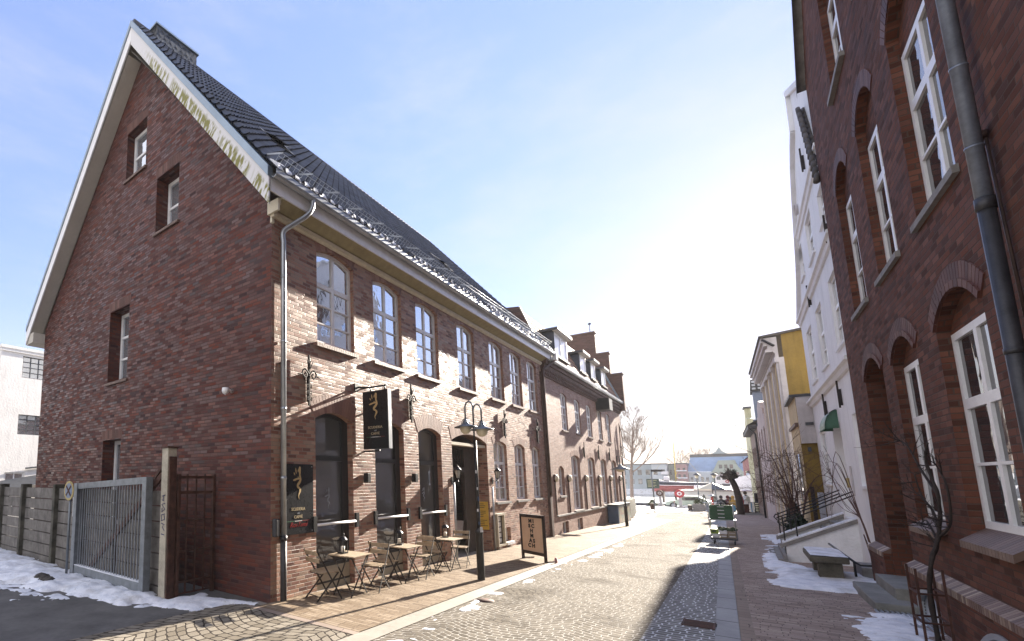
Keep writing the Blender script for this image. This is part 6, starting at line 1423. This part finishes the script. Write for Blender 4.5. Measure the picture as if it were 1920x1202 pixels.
park_lamp(2.42, 55, 'slender park lamp left of the market umbrella'); park_lamp(3.68, 55, 'slender park lamp right before the market umbrella')
# people
def person(label, x, y, seated, coat, rz=0, hair='hair', hood=False):
    z = gz(x, y); t = thing('person', label, 'person', (x, y, z)); c, s = math.cos(rz), math.sin(rz)
    W = lambda a, b, h: Vector((x+a*c-b*s, y+a*s+b*c, z+h))
    me = bpy.data.meshes.new('body')
    hp = .48 if seated else .9; lean = .12 if seated else .0
    V = [W(0, 0, hp), W(0, lean*.5, hp+.3), W(0, lean, hp+.5), W(0, lean+.02, hp+.6), W(0, lean+.06, hp+.74)]
    E_ = [(0, 1), (1, 2), (2, 3), (3, 4)]; rad = [.15, .14, .15, .055, .1]
    for sx in (-1, 1):
        i = len(V)
        if seated: V += [W(sx*.1, .05, hp), W(sx*.12, .42, hp+.02), W(sx*.12, .44, .1), W(sx*.12, .56, .05)]
        else: V += [W(sx*.1, 0, hp-.05), W(sx*.1, .02, .5), W(sx*.1, 0, .09), W(sx*.11, .14, .04)]
        E_ += [(0, i), (i, i+1), (i+1, i+2), (i+2, i+3)]; rad += [.1, .075, .05, .04]
        i = len(V); V += [W(sx*.2, lean, hp+.47), W(sx*.25, lean+.06, hp+.2), W(sx*.16, lean+.28, hp+.12), W(sx*.12, lean+.36, hp+.12)]
        E_ += [(2, i), (i, i+1), (i+1, i+2), (i+2, i+3)]; rad += [.07, .055, .042, .035]
    me.from_pydata([tuple(v-Vector((x, y, z))) for v in V], E_, []); ob = bpy.data.objects.new('body', me); COL.objects.link(ob)
    md = ob.modifiers.new('skin', 'SKIN'); ss = ob.modifiers.new('sub', 'SUBSURF'); ss.levels = ss.render_levels = 1
    for v, r_ in zip(me.skin_vertices[0].data, rad): v.radius = (r_, r_)
    me.skin_vertices[0].data[0].use_root = True
    dg = bpy.context.evaluated_depsgraph_get(); m2 = bpy.data.meshes.new_from_object(ob.evaluated_get(dg)); bpy.data.objects.remove(ob)
    m2.materials.clear(); m2.materials.append(MAT['cloth_black']); m2.name = 'body'; ob = bpy.data.objects.new('body', m2); COL.objects.link(ob); ob.parent = t
    m2.materials.append(MAT['skin'])
    for p in m2.polygons:
        if p.center.z > hp+.62: p.material_index = 1
    cb = MB().lathe([(.24, -.12 if seated else -.2), (.25, .1), (.23, .3), (.2, .45), (.12, .56), (.07, .62)], W(0, lean*.5, hp), 12)
    for sx in (-1, 1): cb.tube([W(sx*.18, lean, hp+.48), W(sx*.27, lean+.06, hp+.2), W(sx*.17, lean+.27, hp+.12)], [.085, .08, .06], 8)
    cb.build('coat', coat, t, True)
    h = W(0, lean+.05, hp+.8); MB().lathe([(0, .17), (.09, .13), (.125, .04), (.12, -.05), (.1, -.12)], h-Vector((0, 0, .02)), 12).build('hood' if hood else 'hair', coat if hood else hair, t, True)
for (x, y, l, ct) in ((4.05, 53.4, 'person in a hooded black coat sitting with back turned on the square', 'cloth_black'), (4.5, 53.9, 'person in a dark maroon coat sitting between black and mustard coats', 'cloth_maroon'), (4.85, 53.6, 'person in a mustard yellow coat sitting with back turned', 'cloth_mustard')):
    person(l, x, y, True, ct, 0, hood=True)
    k = thing('cafe_chair', 'grey metal chair under the '+l.split(' in a ')[1].split(' sitting')[0], 'chair', (x, y, gz(x, y)), 'chairs on the square'); z = gz(x, y)
    MB().bev(x-.22, x+.22, y-.2, y+.22, z+.33, z+.36, .01).build('seat', 'zinc_dull', k); MB().tube([(x-.2, y-.24, z+.35), (x-.2, y-.28, z+.75), (x, y-.29, z+.85), (x+.2, y-.28, z+.75), (x+.2, y-.24, z+.35)], .018, 6).build('backrest', 'zinc', k)
    for a in (-.19, .19):
        for b in (-.18, .2): MB().tube([(x+a, y+b, z), (x+a, y+b, z+.33)], .014, 5).build('leg', 'zinc_dull', k)
person('person with brown hair standing in a light grey coat by the shop display', 5.75, 53.6, False, 'cloth_grey', 1.6)
t = simple('shopping_bag', 'blue bag standing on the ground behind the trolley', 'bag', (4.75, 52.6, -.95)); MB().bev(4.55, 4.98, 52.4, 52.7, -.85, -.38, .03).build('bag', 'cloth_blue', t); MB().box(4.56, 4.97, 52.42, 52.68, -.95, -.852).build('base', 'plastic_dark', t); MB().tube([(4.65, 52.55, -.4), (4.7, 52.55, -.2), (4.83, 52.55, -.2), (4.88, 52.55, -.4)], .012, 5).build('handle', 'plastic_dark', t)
t = simple('folded_parasol', 'red folded cloth parasol behind the pollard trunk', 'parasol', (5.45, 51, -.92)); MB().lathe([(.03, 1.1), (.1, .9), (.17, .4), (.13, .1), (.02, .05)], (5.42, 51, -.35), 9).build('cloth', 'cloth_red', t); MB().tube([(5.42, 51, -1), (5.42, 51, .8)], .025, 6).build('pole', 'lamp_grey', t)
t = simple('display_chest', 'reddish brown wooden chest on the pavement by the shop', 'chest', (5.62, 51.8, -.93)); MB().bev(5.36, 5.86, 51.5, 52.1, -.95, -.28, .02).build('chest', 'rusty_iron', t); MB().bev(5.34, 5.88, 51.48, 52.12, -.279, -.22, .015).build('lid', 'dark_wood', t)
t = simple('striped_towel', 'white and blue striped cloth hanging beside the brown chest', 'cloth', (6.0, 51.5, -.9)); MB().box(5.9, 6.17, 51.5, 51.53, -.85, -.05).build('cloth', 'paper', t); MB().box(5.99, 6.05, 51.494, 51.499, -.85, -.05).build('blue_stripe', 'cloth_blue', t); MB().tube([(5.85, 51.52, -.04), (6.25, 51.52, -.04)], .015, 5).tube([(5.86, 51.52, -.95), (5.86, 51.52, -.04)], .015, 5).build('stand', 'black_metal', t)
t = simple('black_bench', 'black slatted shop bench against the brown house', 'bench', (6.45, 51.6, -.93)); mb = MB()
for k in range(5): mb.bev(6.2, 6.95, 51.3, 51.36, -.85+k*.15, -.76+k*.15, .01)
mb.build('slats', 'door_dark', t); MB().bev(6.18, 6.97, 51.37, 51.9, -.1, -.04, .01).build('top', 'dark_slate', t)
for x in (6.2, 6.9): MB().bev(x, x+.06, 51.37, 51.85, -.97, -.101, .005).build('leg', 'door_dark', t)
t = simple('glass_case', 'dark glass fronted shop case standing on the black bench', 'display case', (6.5, 51.7, -.04)); MB().bev(6.25, 6.9, 51.4, 51.85, -.038, .75, .02).build('case', 'dark_slate', t); MB().box(6.3, 6.85, 51.39, 51.398, .05, .68).build('glass', 'dark_pane', t)
# white houseboat, boats
def hull(t, x0, x1, yc, wl, deck, wide, mat, name='hull', mat2=None, sheer=.3):
    P = []; n = 14
    for i in range(n+1):
        q = i/n; b = wide*(math.sin(min(1, q*1.6)*1.57))**.8*(1 if q < .8 else 1-.35*(q-.8)/.2)+.02; zz = deck+sheer*(1-q)**2
        P.append((x0+(x1-x0)*q, b, zz))
    m_ = MB()
    for s in (-1, 1):
        vs = [(x+(.25*(x1-x0)*.12 if i == 0 else 0), yc+s*b*f, zz+(wl-zz)*h) for h, f in ((0, 1), (.5, .9), (1, .45)) for i, (x, b, zz) in enumerate(P)]
        m_.add(vs, [(r*(n+1)+i, r*(n+1)+i+1, (r+1)*(n+1)+i+1, (r+1)*(n+1)+i) for r in range(2) for i in range(n)])
    vs = [(x, yc+s*b, zz) for s in (-1, 1) for x, b, zz in P]; m_.add(vs, [(i, i+1, n+2+i, n+1+i) for i in range(n)]); m_.add([(x1, yc+s*P[-1][1]*f, P[-1][2]+(wl-P[-1][2])*h) for h, f in ((0, 1), (.5, .9), (1, .45)) for s in (-1, 1)], [(0, 1, 3, 2), (2, 3, 5, 4)])
    return m_.build(name, mat, t), P
t = simple('houseboat', 'long low white restaurant houseboat with small windows moored at the quay', 'boat', (3.2, 66, -2.6))
MB().bev(.5, 8.5, 64, 69, -2.7, -1.0, .1).build('hull', 'boat_white', t); MB().bev(.55, 8.4, 64.3, 68.6, -1.0, .62, .04).build('cabin', 'boat_white', t); MB().bev(.4, 8.5, 64.1, 68.8, .621, .72, .02).build('roof', 'boat_pink', t)
for i, x in enumerate((.75, 1.3, 1.9, 3.0, 4.2, 5.3, 6.4)): 
    f = MB().bev(x-.03, x+.43, 64.24, 64.295, -.55, .08, .01).build('window', 'far_grey' if i else 'cabinet_blue', t); MB().box(x+.02, x+.38, 64.23, 64.239, -.5, .03).build('pane', 'dark_pane', f)
MB().box(.42, 8.48, 64.05, 64.095, .58, .66).build('trim', 'pinkish_plaster', t)
t = simple('covered_boat', 'boat under a rounded white tarpaulin behind the pollard tree', 'boat', (6, 72, -2.6)); MB().bev(4.4, 7.6, 70, 74, -2.7, .6, .1).build('hull', 'boat_white', t); MB().poly([(4.3, 69.9, .6), (4.6, 69.9, 1.6), (5.1, 69.9, 2.1), (6.4, 69.9, 2.45), (7.4, 69.9, 2.2), (7.7, 69.9, .6)], (0, 4.2, 0)).build('tarpaulin', 'tarp_white', t)
t = simple('red_boat', 'old sailing boat with black topsides and red bottom laid up on land', 'boat', (-1.5, 75, -1.1))
hull(t, -3.6, .9, 75, .28, 1.15, .9, 'red_hull', 'hull', sheer=-.1); hull(t, -3.75, 2.4, 75, 1.08, 1.45, 1.0, 'dark_hull', 'topsides', sheer=.55)
MB().tube([(-3.7, 74.2, 1.2), (-2, 73.97, 1.13), (.5, 73.97, 1.12), (2.3, 74.05, 1.12)], .035, 5).tube([(-3.6, 74.3, 1.85), (-2, 73.95, 1.6), (.5, 73.95, 1.46)], .03, 5).build('rubbing_strake', 'boat_white', t)
MB().bev(-2.1, -1.5, 74.7, 75.3, 1.5, 2.3, .12).build('cabin', 'boat_white', t); MB().tube([(-.85, 75, 1.4), (-.72, 75, 6.8)], [.07, .04], 6).tube([(-.85, 75, 2.1), (-.6, 75, 2.0)], .06, 5).build('mast', 'yellow_ochre', t); MB().tube([(-.73, 75, 6.5), (-3.6, 75, 1.9)], .012, 3).tube([(-.73, 75, 6.5), (2.2, 75, 1.5)], .012, 3).bar((-.9, 74.9, 2.2), (-.6, 74.9, 2.9), .16, .05).build('rigging', 'yellow_ochre', t)
for x in (-2.3, -1.0, .5): MB().bev(x-.1, x+.1, 74.3, 75.7, -1.2, .42, .03).build('cradle', 'dark_wood', t)
t = simple('grey_boat', 'small grey and white boat lying behind the houseboat', 'boat', (1, 80, -2.6)); hull(t, -.6, 4.4, 82, -.2, .9, 1.2, 'boat_white', sheer=.2); MB().bev(1.2, 2.8, 81.3, 82.7, .9, 1.35, .08).build('cabin', 'far_grey', t)
t = simple('white_ship', 'white ship with wheelhouse windows and a red lifebuoy farther out', 'ship', (3.3, 110, -2.6)); hull(t, .8, 9, 110, -2.7, .9, 2.2, 'dark_hull', sheer=.3); MB().bev(1.9, 5.2, 108.6, 111.4, .9, 2.5, .05).build('wheelhouse', 'boat_white', t); MB().bev(1.8, 5.3, 108.5, 111.5, 2.5, 2.62, .03).build('roof', 'boat_pink', t)
for k in range(4): MB().box(2.1+k*.75, 2.6+k*.75, 108.55, 108.59, 1.75, 2.25).build('window', 'dark_pane', t)
disc(FR((3.45, 108.5, 0), (1, 0, 0), (0, -1, 0)), 0, 1.45, .13, .25, .03, -.03).build('lifebuoy', 'red_paint', t)
# far side of the harbour
def block(name, label, x0, x1, y, zt, mat, wmat='dark_pane', cols=4, rows=2, roof='roof_dark', flat=True, loc=None, depth=12, wz=(.4, 1.6)):
    t = thing(name, label, 'building', ((x0+x1)/2, y, -1.2), 'buildings across the harbour' if False else None)
    MB().box(x0, x1, y, y+depth, -1.3, zt).build('wall', mat, t); MB().box(x0-.15, x1+.15, y-.2, y+depth, zt+.002, zt+.3).build('roof', roof, t)
    for r in range(rows):
        for c in range(cols):
            wx = x0+(x1-x0)*(c+.25)/cols; z = .3+r*(zt-.6)/rows
            f = MB().box(wx, wx+(x1-x0)/cols*.5, y-.08, y-.002, z, z+(zt-.6)/rows*.55).build('window', wmat, t)
    return t
block('harbour_hall', 'long dark grey hall with pale window band across the harbour', -34, -15.2, 180, 6.3, 'far_grey', cols=9)
t = block('harbour_flats', 'lighter grey block with white balcony across the harbour', -15, -11.3, 178, 6.3, 'far_pale', cols=2); MB().box(-12.6, -10.9, 176.6, 177.9, 3.2, 4.1).build('balcony', 'boat_white', t)
block('olive_hall', 'flat greenish grey building behind the boat mast', -11.2, -8.3, 182, 6.2, 'far_olive', cols=3)
t = block('red_harbour_house', 'dull red brick house with snowy ledges across the harbour', -8.9, -6.5, 176, 6.2, 'rose_brick', cols=2, rows=3)
for z in (2.0, 4.1): MB().box(-8.9, -6.5, 175.5, 175.9, z, z+.3).build('snowy_ledge', 'snow', t)
t = thing('blue_roofed_warehouse', 'wide pale warehouse with blue roof, central gable and small pediment', 'building', (0, 180, -1.2))
MB().box(-6.4, 8, 180, 194, -1.3, 3.9).build('wall', 'far_pale', t)
MB().add([(-6.7, 179.7, 3.9), (8.2, 179.7, 3.9), (8.2, 184, 8.3), (-5.9, 184, 8.3)], [(0, 1, 2, 3)]).add([(-6.7, 179.7, 3.8), (-5.9, 184, 8.3), (-6.4, 194, 3.8)], [(0, 1, 2)]).build('roof', 'far_blue_roof', t)
MB().box(-6, 8.2, 184, 190, 8.3, 9.2).build('roof_ridge', 'roof_dark', t)
MB().poly([(-1.2, 179.4, -1.3), (5.6, 179.4, -1.3), (5.6, 179.4, 3.8), (4.6, 179.4, 5.4), (4.1, 179.4, 7.1), (.5, 179.4, 7.1), (.1, 179.4, 6.2), (-.6, 179.4, 4.6), (-1.2, 179.4, 3.8)], (0, 3, 0)).build('gable', 'far_olive', t)
MB().poly([(-.9, 183.5, 9.2), (2.6, 183.5, 9.2), (1.6, 183.5, 9.9), (.85, 183.5, 11.2), (.1, 183.5, 9.9)], (0, 3, 0)).build('pediment', 'far_grey', t)
for i in range(5):
    for z in (.5, 2.6, 4.8):
        if z > 4 and i in (0, 4): continue
        f = MB().box(-.6+i*1.15, .1+i*1.15, 179.33, 179.39, z, z+1.1).build('window', 'dark_pane', t)
for i in range(4): MB().box(-6+i*1.15, -5.4+i*1.15, 179.9, 179.99, 1, 2.3).build('window', 'dark_pane', t)
for z in (4.4, 4.42): pass
MB().box(-6.8, -1.3, 179.5, 179.65, 3.82, 4.0).build('snow_line', 'snow', t)
for i, (x, y, h, s) in enumerate(((-9.2, 196, 13, 5), (-5.4, 200, 14.5, 6), (-2.6, 198, 13.5, 7))): bare_tree(('left', 'middle', 'right')[i]+' one of three hazy bare trees behind the harbour buildings', (x, y, -1.2), h, .3, s, (0, 0), depth=4, kids=2, mat='bark_light', minr=.022, L0=.24)
def gull(x, y, z, label):
    t = thing('gull', label, 'bird', (x, y, z)); MB().add([(x-.5, y, z+.12), (x-.2, y-.08, z+.16), (x, y-.06, z), (x+.2, y-.08, z+.16), (x+.5, y, z+.1), (x+.2, y+.08, z+.15), (x, y+.09, z), (x-.2, y+.08, z+.15), (x, y, z-.07)], [(0, 1, 7), (1, 2, 6, 7), (2, 3, 5, 6), (3, 4, 5), (2, 8, 6)]).tube([(x-.02, y-.22, z), (x, y, z-.01), (x, y+.2, z)], [.02, .06, .01], 6).build('body', 'zinc_dull', t)
gull(-1.3, 75, 6.95, 'small gull flying beside the boat mast'); gull(5.6, 60, 7.3, 'small gull flying near the pale yellow gable')

# ------------------------------------------------------------------ winter haze over the street and harbour
hz = bpy.data.materials.new('haze'); hz.use_nodes = True; ht = hz.node_tree; ht.nodes.remove(ht.nodes['Principled BSDF'])
pv = ht.nodes.new('ShaderNodeVolumePrincipled'); pv.inputs['Color'].default_value = (.95, .96, 1, 1); pv.inputs['Density'].default_value = .00045; pv.inputs['Anisotropy'].default_value = .1
ht.links.new(pv.outputs[0], ht.nodes['Material Output'].inputs['Volume']); MAT['haze'] = hz
prop(MB().box(-130, 130, -62, 950, -5.5, 24).build('haze', 'haze'), kind='stuff')
sc.cycles.volume_bounces = 0
